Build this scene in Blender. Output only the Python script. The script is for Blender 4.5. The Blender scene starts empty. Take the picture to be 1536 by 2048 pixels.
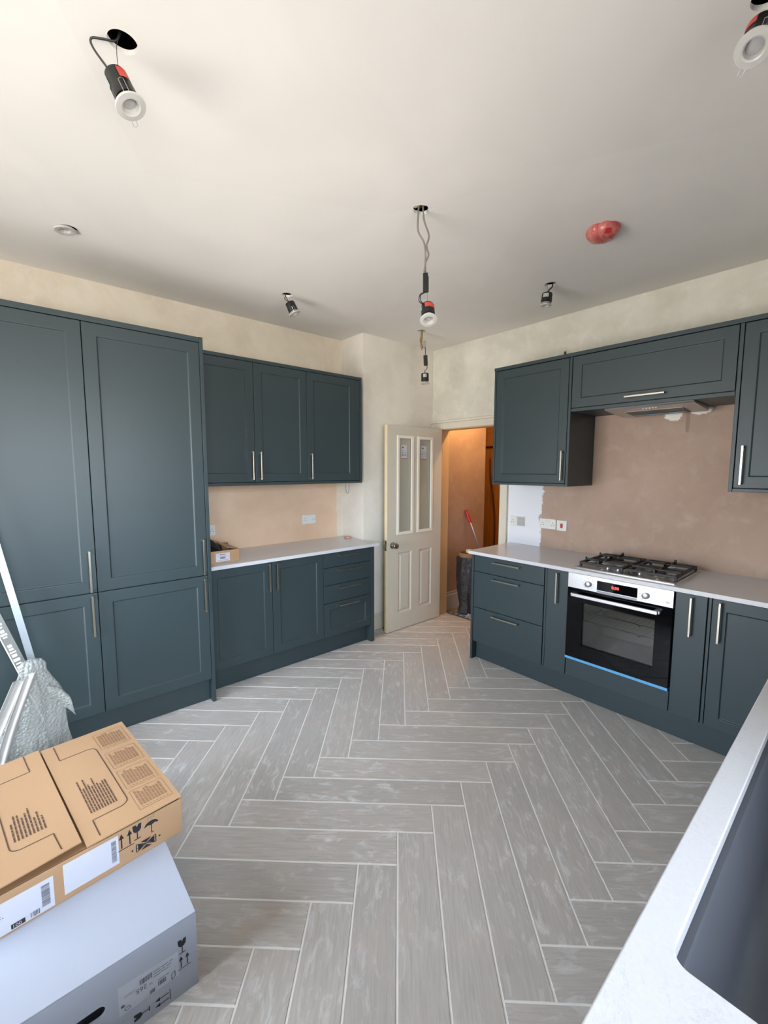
import bpy, bmesh, math, random
from mathutils import Vector, Matrix, noise as mnoise
random.seed(4)
SC = bpy.context.scene
COL = SC.collection
PI = math.pi

# ------------------------------------------------------------ camera, sky, light, exposure
CAM = Vector((0, 0, 1.5745))
YAW, PITCH, ROLL, FPX = math.radians(48.916), math.radians(-5.6604), math.radians(0.082), 861.65
F = Vector((-math.sin(YAW)*math.cos(PITCH), math.cos(YAW)*math.cos(PITCH), math.sin(PITCH)))
R0 = Vector((math.cos(YAW), math.sin(YAW), 0)); U0 = R0.cross(F)
RR = R0*math.cos(ROLL) + U0*math.sin(ROLL); UU = U0*math.cos(ROLL) - R0*math.sin(ROLL)
cd = bpy.data.cameras.new('camera'); cam = bpy.data.objects.new('camera', cd); COL.objects.link(cam)
cd.sensor_fit = 'VERTICAL'; cd.sensor_height = 36; cd.lens = FPX/2048*36; cd.clip_start = .02
M = Matrix((RR, UU, -F)).transposed().to_4x4(); M.translation = CAM
cam.matrix_world = M; SC.camera = cam

w = bpy.data.worlds.new('sky'); SC.world = w; w.use_nodes = True
nt = w.node_tree; nt.nodes.clear()
wo = nt.nodes.new('ShaderNodeOutputWorld'); bg = nt.nodes.new('ShaderNodeBackground')
tc = nt.nodes.new('ShaderNodeTexCoord'); sp = nt.nodes.new('ShaderNodeSeparateXYZ')
mr = nt.nodes.new('ShaderNodeMapRange'); mr.inputs['From Min'].default_value = -.06; mr.inputs['From Max'].default_value = .06
mx = nt.nodes.new('ShaderNodeMix'); mx.data_type = 'RGBA'
SKY = (.98, 1.10, 1.28, 1); GROUND = (.84, .79, .74, 1)
mx.inputs[6].default_value = GROUND; mx.inputs[7].default_value = SKY
nt.links.new(tc.outputs['Generated'], sp.inputs[0]); nt.links.new(sp.outputs['Z'], mr.inputs['Value'])
nt.links.new(mr.outputs[0], mx.inputs[0]); nt.links.new(mx.outputs[2], bg.inputs[0]); nt.links.new(bg.outputs[0], wo.inputs[0])
bg.inputs[1].default_value = 7.0

# window openings (right wall x=.45, near wall y=-1.7)
WIN1 = (-1.15, 1.25, 1.05, 2.25)     # y0,y1,z0,z1
WIN2 = (-2.95, -.95, .10, 2.20)    # x0,x1,z0,z1
def portal(loc, rot, sx, sy):
    l = bpy.data.lights.new('window_daylight', 'AREA'); l.shape = 'RECTANGLE'; l.size = sx; l.size_y = sy
    l.cycles.is_portal = True
    o = bpy.data.objects.new('window_daylight', l); COL.objects.link(o); o.location = loc; o.rotation_euler = rot
portal((.62, (WIN1[0]+WIN1[1])/2, (WIN1[2]+WIN1[3])/2), (PI/2, 0, PI/2), WIN1[1]-WIN1[0], WIN1[3]-WIN1[2])
portal(((WIN2[0]+WIN2[1])/2, -1.9, (WIN2[2]+WIN2[3])/2), (PI/2, 0, 0), WIN2[1]-WIN2[0], WIN2[3]-WIN2[2])

hl = bpy.data.lights.new('hall_lamp', 'POINT'); hl.energy = 10; hl.color = (1, .58, .24); hl.shadow_soft_size = .03
ho = bpy.data.objects.new('hall_lamp', hl); COL.objects.link(ho); ho.location = (-2.68, 3.84, 2.36)

SC.view_settings.view_transform = 'Standard'; SC.view_settings.look = 'None'
SC.view_settings.exposure = 1.35; SC.view_settings.gamma = 1; SC.view_settings.use_curve_mapping = False
SC.cycles.max_bounces = 10; SC.cycles.diffuse_bounces = 6

# ------------------------------------------------------------ materials
def lin(c): return tuple(((x/255)/12.92 if x/255 <= .04045 else ((x/255+.055)/1.055)**2.4) for x in c)
class NT:
    def __init__(s, name):
        s.m = bpy.data.materials.new(name); s.m.use_nodes = True; s.t = s.m.node_tree
        s.b = s.t.nodes['Principled BSDF']
    def n(s, typ, **kw):
        x = s.t.nodes.new(typ)
        for k, v in kw.items(): setattr(x, k, v)
        return x
    def put(s, inp, v):
        if hasattr(v, 'is_linked') or isinstance(v, bpy.types.NodeSocket): s.t.links.new(v, inp)
        else: inp.default_value = v
    def math(s, op, a, b=0, c=None, clamp=False):
        x = s.n('ShaderNodeMath', operation=op); x.use_clamp = clamp
        s.put(x.inputs[0], a); s.put(x.inputs[1], b)
        if c is not None: s.put(x.inputs[2], c)
        return x.outputs[0]
    def mix(s, f, a, b):
        x = s.n('ShaderNodeMix', data_type='RGBA')
        s.put(x.inputs[0], f)
        for i, v in ((6, a), (7, b)):
            s.put(x.inputs[i], v if isinstance(v, bpy.types.NodeSocket) else (tuple(v)+(1,))[:4])
        return x.outputs[2]
    def noise(s, scale, detail=4, rough=.55, vec=None, dist=0):
        x = s.n('ShaderNodeTexNoise'); x.inputs['Scale'].default_value = scale
        x.inputs['Detail'].default_value = detail; x.inputs['Roughness'].default_value = rough
        x.inputs['Distortion'].default_value = dist
        if vec is not None: s.t.links.new(vec, x.inputs['Vector'])
        return x.outputs['Fac']
    def rng(s, v, a, b, c=0, d=1):
        x = s.n('ShaderNodeMapRange'); s.put(x.inputs['Value'], v)
        x.inputs['From Min'].default_value = a; x.inputs['From Max'].default_value = b
        x.inputs['To Min'].default_value = c; x.inputs['To Max'].default_value = d
        return x.outputs[0]
    def obj(s): return s.n('ShaderNodeTexCoord').outputs['Object']
    def pos(s): return s.n('ShaderNodeNewGeometry').outputs['Position']
    def vmul(s, v, sc):
        x = s.n('ShaderNodeVectorMath', operation='MULTIPLY'); s.t.links.new(v, x.inputs[0]); x.inputs[1].default_value = sc
        return x.outputs[0]
    def sep(s, v):
        x = s.n('ShaderNodeSeparateXYZ'); s.t.links.new(v, x.inputs[0]); return x.outputs
    def bump(s, h, strength=.2, dist=.002):
        x = s.n('ShaderNodeBump'); x.inputs['Strength'].default_value = strength; x.inputs['Distance'].default_value = dist
        s.t.links.new(h, x.inputs['Height']); s.t.links.new(x.outputs[0], s.b.inputs['Normal'])
    def col(s, v): s.put(s.b.inputs['Base Color'], v if isinstance(v, bpy.types.NodeSocket) else (tuple(v)+(1,))[:4])
    def set(s, **kw):
        for k, v in kw.items(): s.put(s.b.inputs[k.replace('_', ' ')], v)
        return s

def plain(name, rgb, rough=.5, metal=0, var=.06, scale=30, bump=0, **kw):
    t = NT(name); c = lin(rgb); v = t.obj()
    n = t.noise(scale, 4, .6, v)
    t.col(t.mix(n, [x*(1-var) for x in c], [min(1, x*(1+var)) for x in c]))
    t.set(Roughness=rough, Metallic=metal, **kw)
    if bump: t.bump(n, bump, .001)
    return t.m

cab_m = plain('teal_grey_cabinet_paint', (50, 63, 66), .42, 0, .02, 5, Specular_IOR_Level=.42)
cabin_m = plain('cabinet_edge_paint', (55, 66, 68), .5, 0, .02, 5)
steel_m = plain('brushed_steel', (200, 202, 205), .32, 1, .05, 60)
nickel_m = plain('brushed_nickel', (188, 182, 170), .28, 1, .05, 60)
chrome_m = plain('chrome_wire', (215, 218, 222), .18, 1, .02, 20)
iron_m = plain('cast_iron', (34, 34, 36), .55, .1, .2, 80, .3)
blackg_m = plain('black_glass', (5, 5, 7), .05, 0, .01, 5, Specular_IOR_Level=.22)
blackp_m = plain('black_plastic', (22, 22, 23), .4, 0, .1, 30)
whitep_m = plain('white_plastic', (222, 222, 218), .3, 0, .02, 30)
screwd_m = plain('dark_slot', (40, 38, 38), .6)
red_m = plain('red_plastic', (176, 32, 34), .4)
redst_m = plain('red_sticker', (190, 70, 58), .5, 0, .12, 60)
silverst_m = plain('silver_sticker', (176, 182, 178), .35, .3, .1, 60)
greyw_m = plain('grey_cable_sheath', (120, 112, 108), .5, 0, .1, 60)
darkw_m = plain('dark_cable', (38, 36, 38), .5)
ochre_m = plain('ochre_cable', (140, 118, 74), .6)
copper_m = plain('brown_pipe', (92, 62, 50), .5, .3, .3, 60)
trim_m = plain('aged_cream_gloss', (214, 206, 190), .4, 0, .06, 14)
door_m = plain('cream_door_paint', (205, 199, 184), .38, 0, .03, 9)
doorbead_m = plain('white_bead', (236, 232, 220), .35, 0, .03, 12)
dooredge_m = plain('raw_door_edge', (226, 208, 166), .6, 0, .1, 12)
card_m = None
def wood(name, a, b, sc=1.0, rough=.55):
    t = NT(name); v = t.vmul(t.obj(), (14*sc, 14*sc, 1.2*sc))
    n = t.noise(3, 5, .6, v, 1.0); t.col(t.mix(n, lin(a), lin(b))); t.set(Roughness=rough); t.bump(n, .15, .001); return t.m
woodo_m = wood('stained_timber', (146, 96, 44), (190, 132, 68))
wooddark_m = wood('dark_timber', (100, 66, 34), (130, 88, 50))
pine_m = wood('pale_timber', (214, 188, 140), (232, 210, 166))

def glassm(name, tint=(1, 1, 1), mixf=.12, rough=.02):
    m = bpy.data.materials.new(name); m.use_nodes = True; t = m.node_tree; t.nodes.clear()
    o = t.nodes.new('ShaderNodeOutputMaterial'); mxx = t.nodes.new('ShaderNodeMixShader')
    a = t.nodes.new('ShaderNodeBsdfTransparent'); b = t.nodes.new('ShaderNodeBsdfGlossy')
    fr = t.nodes.new('ShaderNodeFresnel'); fr.inputs[0].default_value = 1.5
    ad = t.nodes.new('ShaderNodeMath'); ad.operation = 'ADD'; ad.inputs[1].default_value = mixf
    a.inputs[0].default_value = tuple(tint)+(1,); b.inputs['Roughness'].default_value = rough
    t.links.new(fr.outputs[0], ad.inputs[0]); t.links.new(ad.outputs[0], mxx.inputs[0])
    t.links.new(a.outputs[0], mxx.inputs[1]); t.links.new(b.outputs[0], mxx.inputs[2]); t.links.new(mxx.outputs[0], o.inputs[0])
    return m
pane_m = glassm('clear_window_glass', (.97, .98, .98), 0)
t = NT('obscured_door_glass'); t.col(lin((188, 187, 172))); t.set(Roughness=.12, Alpha=.66); doorglass_m = t.m
ovenglass_m = glassm('tinted_oven_glass', (.72, .72, .70), .02, .01)

# floor tile: streaked grey timber-look porcelain with plaster dust
t = NT('grey_wood_look_porcelain'); v = t.obj(); oi = t.n('ShaderNodeObjectInfo').outputs['Random']
off = t.n('ShaderNodeVectorMath', operation='ADD'); cx = t.n('ShaderNodeCombineXYZ')
t.t.links.new(t.math('MULTIPLY', oi, 37.0), cx.inputs[0]); t.t.links.new(t.math('MULTIPLY', oi, 91.0), cx.inputs[1])
t.t.links.new(v, off.inputs[0]); t.t.links.new(cx.outputs[0], off.inputs[1]); vv = off.outputs[0]
st = t.noise(1, 5, .65, t.vmul(vv, (7, 110, 1)), .4); cl = t.noise(5, 4, .6, vv); big = t.noise(1.6, 3, .5, t.pos())
base = t.mix(oi, lin((190, 186, 182)), lin((202, 197, 191)))
c = t.mix(t.math('MULTIPLY', t.rng(st, .38, .68), .5), base, lin((160, 157, 153)))
c = t.mix(t.math('MULTIPLY', t.rng(cl, .48, .75), .5), c, lin((204, 190, 180)))
dust = t.noise(1, 6, .72, t.vmul(vv, (9, 26, 1)), .8)
dm = t.math('MULTIPLY', t.rng(dust, .52, .70), t.rng(big, .38, .60, .25, .9))
c = t.mix(dm, c, lin((232, 231, 231)))
t.col(c); t.set(Roughness=t.rng(cl, .3, .7, .34, .5)); t.bump(st, .10, .001); tile_m = t.m
t = NT('pale_grout'); n = t.noise(30, 4, .6, t.pos()); t.col(t.mix(n, lin((232, 229, 224)), lin((242, 240, 237)))); t.set(Roughness=.9); grout_m = t.m

# quartz worktop
t = NT('white_quartz'); v = t.pos(); n = t.noise(160, 2, .5, v); n2 = t.noise(7, 6, .7, v, 1.6)
vein = t.math('MULTIPLY', t.rng(t.math('ABSOLUTE', t.math('SUBTRACT', n2, .53)), .0, .012, 1, 0), t.rng(t.noise(3, 2, .5, v), .52, .62))
c = t.mix(n, lin((199, 200, 203)), lin((211, 211, 214))); c = t.mix(t.math('MULTIPLY', vein, .22), c, lin((150, 150, 155)))
t.col(c); t.set(Roughness=.22); quartz_m = t.m

def wallmat(name, build):
    t = NT(name); p = t.pos(); s = t.sep(p)
    n1 = t.noise(2.2, 5, .6, p, .3); n2 = t.noise(9, 5, .65, p, .4); n3 = t.noise(60, 3, .6, p)
    t.col(build(t, p, s, n1, n2, n3)); t.set(Roughness=.8); t.bump(t.math('ADD', n2, t.math('MULTIPLY', n3, .25)), .12, .004)
    return t.m
def cream(t, n1, n2, a=(222, 212, 196), b=(206, 194, 178), c=(226, 220, 208)):
    k = t.mix(t.rng(n1, .38, .6), lin(a), lin(b)); return t.mix(t.math('MULTIPLY', t.rng(n2, .5, .7), .5), k, lin(c))
def pink(t, n1, n2):
    k = t.mix(t.rng(n1, .35, .65), lin((178, 154, 138)), lin((166, 141, 124)))
    return t.mix(t.math('MULTIPLY', t.rng(n2, .52, .7), .45), k, lin((186, 168, 153)))
def step(t, v, e, w=.006): return t.rng(v, e-w, e+w)
def far_b(t, p, s, n1, n2, n3):
    x = t.math('ADD', s[0], t.math('MULTIPLY', t.math('SUBTRACT', n2, .5), .16))
    c = cream(t, n1, n2, (220, 216, 204), (206, 202, 188), (228, 226, 216))
    pk = t.math('MULTIPLY', step(t, x, -1.885), step(t, t.math('MULTIPLY', s[2], -1), -2.3))
    low = t.math('MULTIPLY', step(t, t.math('MULTIPLY', s[2], -1), -1.44), step(t, s[0], -2.215))
    c = t.mix(low, c, lin((226, 228, 234)))
    c = t.mix(pk, c, pink(t, n1, n2))
    def ell(cx, cz, rx, rz, w=.5):
        dx = t.math('DIVIDE', t.math('SUBTRACT', s[0], cx), rx); dz = t.math('DIVIDE', t.math('SUBTRACT', s[2], cz), rz)
        d = t.math('ADD', t.math('MULTIPLY', dx, dx), t.math('MULTIPLY', dz, dz))
        d = t.math('ADD', d, t.math('MULTIPLY', t.math('SUBTRACT', t.noise(45, 4, .7, p), .5), 2.2))
        return t.rng(d, .9, 1.1, 1, 0)
    c = t.mix(ell(-.955, 1.955, .055, .05), c, lin((236, 232, 222)))
    c = t.mix(ell(-.80, 1.965, .06, .03), c, lin((236, 232, 222)))
    c = t.mix(t.math('MULTIPLY', ell(-.868, 1.90, .012, .085), .6), c, lin((128, 110, 98)))
    return c
def left_b(t, p, s, n1, n2, n3):
    c = cream(t, n1, n2, (222, 212, 194), (210, 198, 180), (226, 218, 204))
    yy = t.math('ADD', s[1], t.math('MULTIPLY', t.math('SUBTRACT', n2, .5), .02))
    pk = t.math('MULTIPLY', step(t, t.math('MULTIPLY', yy, -1), -2.432), step(t, t.math('MULTIPLY', s[2], -1), -1.6))
    return t.mix(pk, c, t.mix(t.rng(n1, .35, .65), lin((226, 196, 168)), lin((212, 180, 150))))
wallfar_m = wallmat('patchy_plaster_far', far_b); wallleft_m = wallmat('patchy_plaster_left', left_b)
wallc_m = wallmat('mist_coated_plaster', lambda t, p, s, n1, n2, n3: cream(t, n1, n2, (230, 225, 214), (222, 216, 205), (234, 230, 223)))
hall_m = wallmat('pink_hall_plaster', lambda t, p, s, n1, n2, n3: pink(t, n1, n2))
t = NT('ceiling_paint'); p = t.pos(); n1 = t.noise(1.1, 3, .5, p, .8); vo = t.n('ShaderNodeTexVoronoi'); vo.inputs['Scale'].default_value = .9
t.t.links.new(p, vo.inputs['Vector']); vcol = t.sep(vo.outputs['Color'])[0]
c = t.mix(t.rng(n1, .4, .6), lin((224, 221, 216)), lin((231, 228, 223))); c = t.mix(t.math('MULTIPLY', vcol, .22), c, lin((214, 206, 200)))
t.col(c); t.set(Roughness=.75); t.bump(t.noise(70, 4, .6, p), .08, .002); ceil_m = t.m
void_m = plain('dark_void', (60, 48, 38), .9)

def cardm(name, a, b):
    t = NT(name); v = t.obj(); n = t.noise(3, 4, .6, v); f = t.noise(1, 3, .6, t.vmul(v, (180, 6, 180)))
    c = t.mix(n, lin(a), lin(b)); c = t.mix(t.math('MULTIPLY', f, .18), c, [x*.8 for x in lin(a)])
    t.col(c); t.set(Roughness=.75); t.bump(f, .1, .0006); return t.m
card_m = cardm('brown_cardboard', (182, 146, 110), (172, 136, 101))
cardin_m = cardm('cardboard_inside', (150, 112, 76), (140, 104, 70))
wcard_m = cardm('white_cardboard', (172, 178, 192), (166, 172, 186))
paper_m = plain('white_label_paper', (200, 201, 211), .5, 0, .02, 20)
ink_m = plain('brown_black_ink', (84, 62, 50), .7, 0, .15, 200)
inkl_m = plain('faded_brown_ink', (140, 106, 80), .7, 0, .15, 200)
inkb_m = plain('black_ink', (34, 32, 38), .6, 0, .1, 200)
inkg_m = plain('grey_ink', (86, 88, 98), .6, 0, .1, 200)
sink_m = plain('graphite_composite', (70, 73, 80), .62, 0, .05, 200, .1)
enamel_m = plain('oven_enamel', (150, 148, 142), .4, .2, .1, 20)
bluef_m = plain('blue_protective_film', (92, 166, 216), .25, 0, .04, 20)
gray_m = plain('grease_filter', (96, 98, 98), .4, .8, .1, 120)

t = NT('bubble_wrap'); v = t.obj(); vo = t.n('ShaderNodeTexVoronoi'); vo.inputs['Scale'].default_value = 85; t.t.links.new(v, vo.inputs['Vector'])
t.col(lin((172, 176, 172))); t.set(Roughness=.08, Alpha=.55, IOR=1.45); t.bump(t.math('SUBTRACT', 1, vo.outputs['Distance']), .9, .008); bub_m = t.m
t = NT('foam_sheet'); t.col(lin((176, 174, 170))); t.set(Roughness=.5, Alpha=.8); t.bump(t.noise(60, 3, .6, t.obj()), .3, .002); foam_m = t.m
t = NT('black_sack_plastic'); n = t.noise(22, 5, .65, t.obj(), .5); t.col(t.mix(n, lin((26, 26, 28)), lin((58, 56, 56)))); t.set(Roughness=.3); t.bump(n, 1, .02); sack_m = t.m
t = NT('dusty_clear_sheet'); n = t.noise(18, 5, .7, t.obj(), .8); t.col(t.mix(t.rng(n, .4, .6), lin((70, 70, 70)), lin((190, 188, 182)))); t.set(Roughness=.3); t.bump(n, .8, .01); dust_m = t.m
t = NT('red_translucent_cover'); n = t.noise(14, 4, .6, t.vmul(t.obj(), (3, .6, 1)), .5); t.col(t.mix(t.rng(n, .35, .65), lin((216, 138, 130)), lin((190, 70, 66)))); t.set(Roughness=.25, Transmission_Weight=.15); t.bump(n, .5, .004); cover_m = t.m
t = NT('red_display'); t.col((0, 0, 0)); t.set(Emission_Color=(1, .03, .03, 1), Emission_Strength=4.0); disp_m = t.m

# ------------------------------------------------------------ mesh helpers
class MB:
    def __init__(s): s.v = []; s.f = []; s.M = Matrix.Identity(4)
    def add(s, vs, fs):
        k = len(s.v); s.v += [tuple(s.M @ Vector(a)) for a in vs]; s.f += [tuple(i+k for i in f) for f in fs]; return s
    def box(s, x0, x1, y0, y1, z0, z1):
        x0, x1 = sorted((x0, x1)); y0, y1 = sorted((y0, y1)); z0, z1 = sorted((z0, z1))
        return s.add([(x0, y0, z0), (x1, y0, z0), (x1, y1, z0), (x0, y1, z0), (x0, y0, z1), (x1, y0, z1), (x1, y1, z1), (x0, y1, z1)],
                     [(0, 3, 2, 1), (4, 5, 6, 7), (0, 1, 5, 4), (1, 2, 6, 5), (2, 3, 7, 6), (3, 0, 4, 7)])
    def prism(s, pts, z0, z1):      # ccw polygon in xy
        n = len(pts)
        return s.add([(a, b, z0) for a, b in pts]+[(a, b, z1) for a, b in pts],
                     [tuple(range(n))[::-1], tuple(range(n, 2*n))]+[(i, (i+1) % n, n+(i+1) % n, n+i) for i in range(n)])
    def lathe(s, prof, seg=24, M=None, cap=True):   # prof [(r,z)], bottom to top
        old = s.M
        if M is not None: s.M = old @ M
        vs = []; fs = []
        for r, z in prof:
            for i in range(seg): a = 2*PI*i/seg; vs.append((r*math.cos(a), r*math.sin(a), z))
        for j in range(len(prof)-1):
            for i in range(seg): k = (i+1) % seg; fs.append((j*seg+i, j*seg+k, (j+1)*seg+k, (j+1)*seg+i))
        if cap: fs.append(tuple(range(seg))[::-1]); m = (len(prof)-1)*seg; fs.append(tuple(range(m, m+seg)))
        s.add(vs, fs); s.M = old; return s
    def tube(s, pts, r, seg=8, closed=False):
        pts = [Vector(p) for p in pts]; n = len(pts); vs = []; fs = []; up = None
        for i, p in enumerate(pts):
            a = pts[i-1] if (i or closed) else p; b = pts[(i+1) % n] if (i < n-1 or closed) else p
            d = (b-a).normalized()
            if up is None: up = d.orthogonal().normalized()
            up = (up-d*up.dot(d)).normalized(); sd = d.cross(up); rr = r[i] if isinstance(r, (list, tuple)) else r
            for k in range(seg): t = 2*PI*k/seg; vs.append(p+up*rr*math.cos(t)+sd*rr*math.sin(t))
        m = n if closed else n-1
        for i in range(m):
            for k in range(seg): q = (k+1) % seg; j = (i+1) % n; fs.append((i*seg+k, i*seg+q, j*seg+q, j*seg+k))
        if not closed: fs += [tuple(range(seg))[::-1], tuple(range((n-1)*seg, n*seg))]
        return s.add(vs, fs)
    def build(s, name, mat, parent=None, smooth=False, bevel=0, seg=2, loc=None):
        me = bpy.data.meshes.new(name); me.from_pydata(s.v, [], s.f); me.update()
        bm = bmesh.new(); bm.from_mesh(me); bmesh.ops.recalc_face_normals(bm, faces=bm.faces); bm.to_mesh(me); bm.free()
        me.materials.append(mat)
        if smooth:
            for p in me.polygons: p.use_smooth = True
            me.set_sharp_from_angle(angle=math.radians(35))
        o = bpy.data.objects.new(name, me); COL.objects.link(o)
        if parent: o.parent = parent
        if loc: o.location = loc
        if bevel:
            b = o.modifiers.new('bevel', 'BEVEL'); b.width = bevel; b.segments = seg; b.limit_method = 'ANGLE'; b.angle_limit = math.radians(40)
        return o
def spl(pts, n=8):      # catmull-rom
    P = [Vector(p) for p in pts]; P = [P[0]*2-P[1]]+P+[P[-1]*2-P[-2]]; out = []
    for i in range(1, len(P)-2):
        for k in range(n):
            t = k/n; a, b, c, d = P[i-1:i+3]
            out.append(.5*((2*b)+(c-a)*t+(2*a-5*b+4*c-d)*t*t+(3*b-a-3*c+d)*t**3))
    out.append(P[-2]); return out
def tag(o, label, cat, group=None):
    o['label'] = label; o['category'] = cat
    if group: o['group'] = group
    return o
def thing(name, label, cat, loc=(0, 0, 0), rz=0, group=None):
    o = bpy.data.objects.new(name, None); COL.objects.link(o); o.location = loc; o.rotation_euler = (0, 0, rz); o.empty_display_size = .1
    return tag(o, label, cat, group)
def struct(o, label=None):
    o['kind'] = 'structure'
    if label: o['label'] = label
    return o
def frameM(O, X, Y, Z): m = Matrix((X, Y, Z)).transposed().to_4x4(); m.translation = O; return m
def axisM(O, z):
    z = Vector(z).normalized(); x = z.orthogonal().normalized(); return frameM(Vector(O), x, z.cross(x), z)
def text_mesh(mb, s, size, M, sx=1.0):
    cu = bpy.data.curves.new('t', 'FONT'); cu.body = s; cu.size = size; cu.resolution_u = 2
    o = bpy.data.objects.new('t', cu); COL.objects.link(o); me = bpy.data.meshes.new_from_object(o)
    old = mb.M; mb.M = old @ M @ Matrix.Diagonal((sx, 1, 1, 1))
    mb.add([v.co[:] for v in me.vertices], [tuple(p.vertices) for p in me.polygons]); mb.M = old
    bpy.data.objects.remove(o); bpy.data.curves.remove(cu); bpy.data.meshes.remove(me)

# ------------------------------------------------------------ the room
XW, YB, HC = -3.50, 3.44, 2.803
XJ, YJ = -3.165, 2.505
XR, YN = .45, -1.70
ZT = 3.02
struct(MB().box(XW-.15, XW, YN-.15, YB+.12, 0, ZT).build('wall_left', wallleft_m), 'left wall with cream paint above the cabinets and bare pink plaster behind the worktop')
struct(MB().box(XW+.001, XJ, YJ, YB-.001, 0, ZT).build('wall_corner', wallc_m), 'boxed-out corner wall between the left cabinets and the doorway')
DX0, DX1, DH = -3.045, -2.285, 1.995
m = MB(); m.box(XW+.001, DX0, YB, YB+.12, 0, ZT); m.box(DX1, XR+.3, YB, YB+.12, 0, ZT); m.box(DX0, DX1, YB, YB+.12, DH, ZT)
struct(m.build('wall_far', wallfar_m), 'far wall with the doorway, patchy white paint and pink plaster')
m = MB(); a, b, c, d = WIN1
m.box(XR, XR+.3, YN-.15, a, 0, ZT); m.box(XR, XR+.3, b, YB-.001, 0, ZT); m.box(XR, XR+.3, a, b, 0, c); m.box(XR, XR+.3, a, b, d, ZT)
struct(m.build('wall_right', wallc_m), 'wall with the window above the sink run')
m = MB(); a, b, c, d = WIN2
m.box(XW, a, YN-.3, YN, 0, ZT); m.box(b, XR-.001, YN-.3, YN, 0, ZT); m.box(a, b, YN-.3, YN, 0, c); m.box(a, b, YN-.3, YN, d, ZT)
struct(m.build('wall_near', wallc_m), 'wall behind the camera')
def window(name, M, W, H, cols):
    r = bpy.data.objects.new(name, None); COL.objects.link(r); r.matrix_world = M; struct(r, 'white framed window letting daylight in')
    f = MB(); q = .05
    f.box(0, W, 0, .06, 0, q); f.box(0, W, 0, .06, H-q, H); f.box(0, q, 0, .06, q, H-q); f.box(W-q, W, 0, .06, q, H-q)
    for i in range(1, cols): x = W*i/cols; f.box(x-.03, x+.03, 0, .06, q, H-q)
    f.build('window_frame', whitep_m, r, bevel=.004)
    for i in range(cols): MB().box(W*i/cols+.035, W*(i+1)/cols-.035, .026, .032, q-.01, H-q+.01).build('window_pane', pane_m, r)
window('window_1', frameM(Vector((XR+.18, WIN1[0]+.002, WIN1[2]+.002)), Vector((0, 1, 0)), Vector((-1, 0, 0)), Vector((0, 0, 1))), WIN1[1]-WIN1[0]-.004, WIN1[3]-WIN1[2]-.004, 3)
window('window_2', frameM(Vector((WIN2[0]+.002, YN-.2, WIN2[2]+.002)), Vector((1, 0, 0)), Vector((0, 1, 0)), Vector((0, 0, 1))), WIN2[1]-WIN2[0]-.004, WIN2[3]-WIN2[2]-.004, 2)

# ceiling with the cut-outs for the spotlights
HOLES = [(-1.535, .332, .039, 24), (-.283, 1.575, .039, 24), (-1.531, 1.565, .041, 8), (-2.785, 2.869, .036, 20), (-2.858, 1.577, .038, 20), (-1.54, 2.814, .037, 20), (-2.838, .318, .041, 24)]
ce = MB().box(XW, XR, YN, YB-.002, HC, HC+.015).build('ceiling', ceil_m)
for x, y, r, seg in HOLES:
    k = MB().lathe([(r, HC-.05), (r, HC+.05)], seg, Matrix.Translation((x, y, 0))).build('cutter', ceil_m)
    if seg == 8:
        for v_ in k.data.vertices: v_.co.x += random.uniform(-.005, .005); v_.co.y += random.uniform(-.005, .005)
    bo = ce.modifiers.new('b', 'BOOLEAN'); bo.operation = 'DIFFERENCE'; bo.solver = 'EXACT'; bo.object = k
    dg = bpy.context.evaluated_depsgraph_get(); me = bpy.data.meshes.new_from_object(ce.evaluated_get(dg))
    ce.modifiers.clear(); ce.data = me; bpy.data.objects.remove(k)
ce.data.name = 'ceiling'; MB().box(-1.56, -1.49, 1.50, 1.558, HC+.0165, HC+.06).build('lath', pine_m, ce)
MB().box(-1.60, -1.47, 1.50, 1.63, HC+.06, HC+.075).build('lath', pine_m, ce)
struct(ce, 'white painted plasterboard ceiling with round cut-outs for spotlights')
struct(MB().box(XW-.15, XR+.3, YN-.3, YB+.12, ZT, ZT+.1).build('trim_1', void_m), 'dark underside of the floor above the ceiling void')

# floor: grout bed plus herringbone tiles
fl = MB().box(XW, XR, YN, YB+.12, -.03, -.0015).build('floor', grout_m); struct(fl, 'grey herringbone plank tiles with pale grout')
TH = math.radians(46.8776); WP, LP, A0, B0 = .15788, .90565, -.59026, 1.89212
GA = .0066
eA = Vector((math.cos(TH), math.sin(TH))); eB = Vector((-math.sin(TH), math.cos(TH)))
def plank_mesh(poly):       # ccw polygon in local coords -> chamfered tile
    cx_ = sum(p[0] for p in poly)/len(poly); cy_ = sum(p[1] for p in poly)/len(poly); n = len(poly)
    ins = [(p[0]+(.0012 if p[0] < cx_ else -.0012), p[1]+(.0012 if p[1] < cy_ else -.0012)) for p in poly]
    vs = [(a, b, -.012) for a, b in poly]+[(a, b, -.0012) for a, b in poly]+[(a, b, 0) for a, b in ins]
    fs = [tuple(range(2*n, 3*n))]+[(i, (i+1) % n, n+(i+1) % n, n+i) for i in range(n)]+[(n+i, n+(i+1) % n, 2*n+(i+1) % n, 2*n+i) for i in range(n)]
    me = bpy.data.meshes.new('tile'); me.from_pydata(vs, [], fs); me.update(); me.materials.append(tile_m); return me
hl_, hw_ = (LP-GA)/2, (WP-GA)/2
RECT = [(-hl_, -hw_), (hl_, -hw_), (hl_, hw_), (-hl_, hw_)]
full = plank_mesh(RECT)
def clip(poly, ax, lim, sgn):
    out = []
    for i in range(len(poly)):
        p, q = poly[i-1], poly[i]; ip = sgn*(p[ax]-lim) <= 0; iq = sgn*(q[ax]-lim) <= 0
        if ip != iq: tt = (lim-p[ax])/(q[ax]-p[ax]); out.append((p[0]+(q[0]-p[0])*tt, p[1]+(q[1]-p[1])*tt))
        if iq: out.append(q)
    return out
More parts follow.
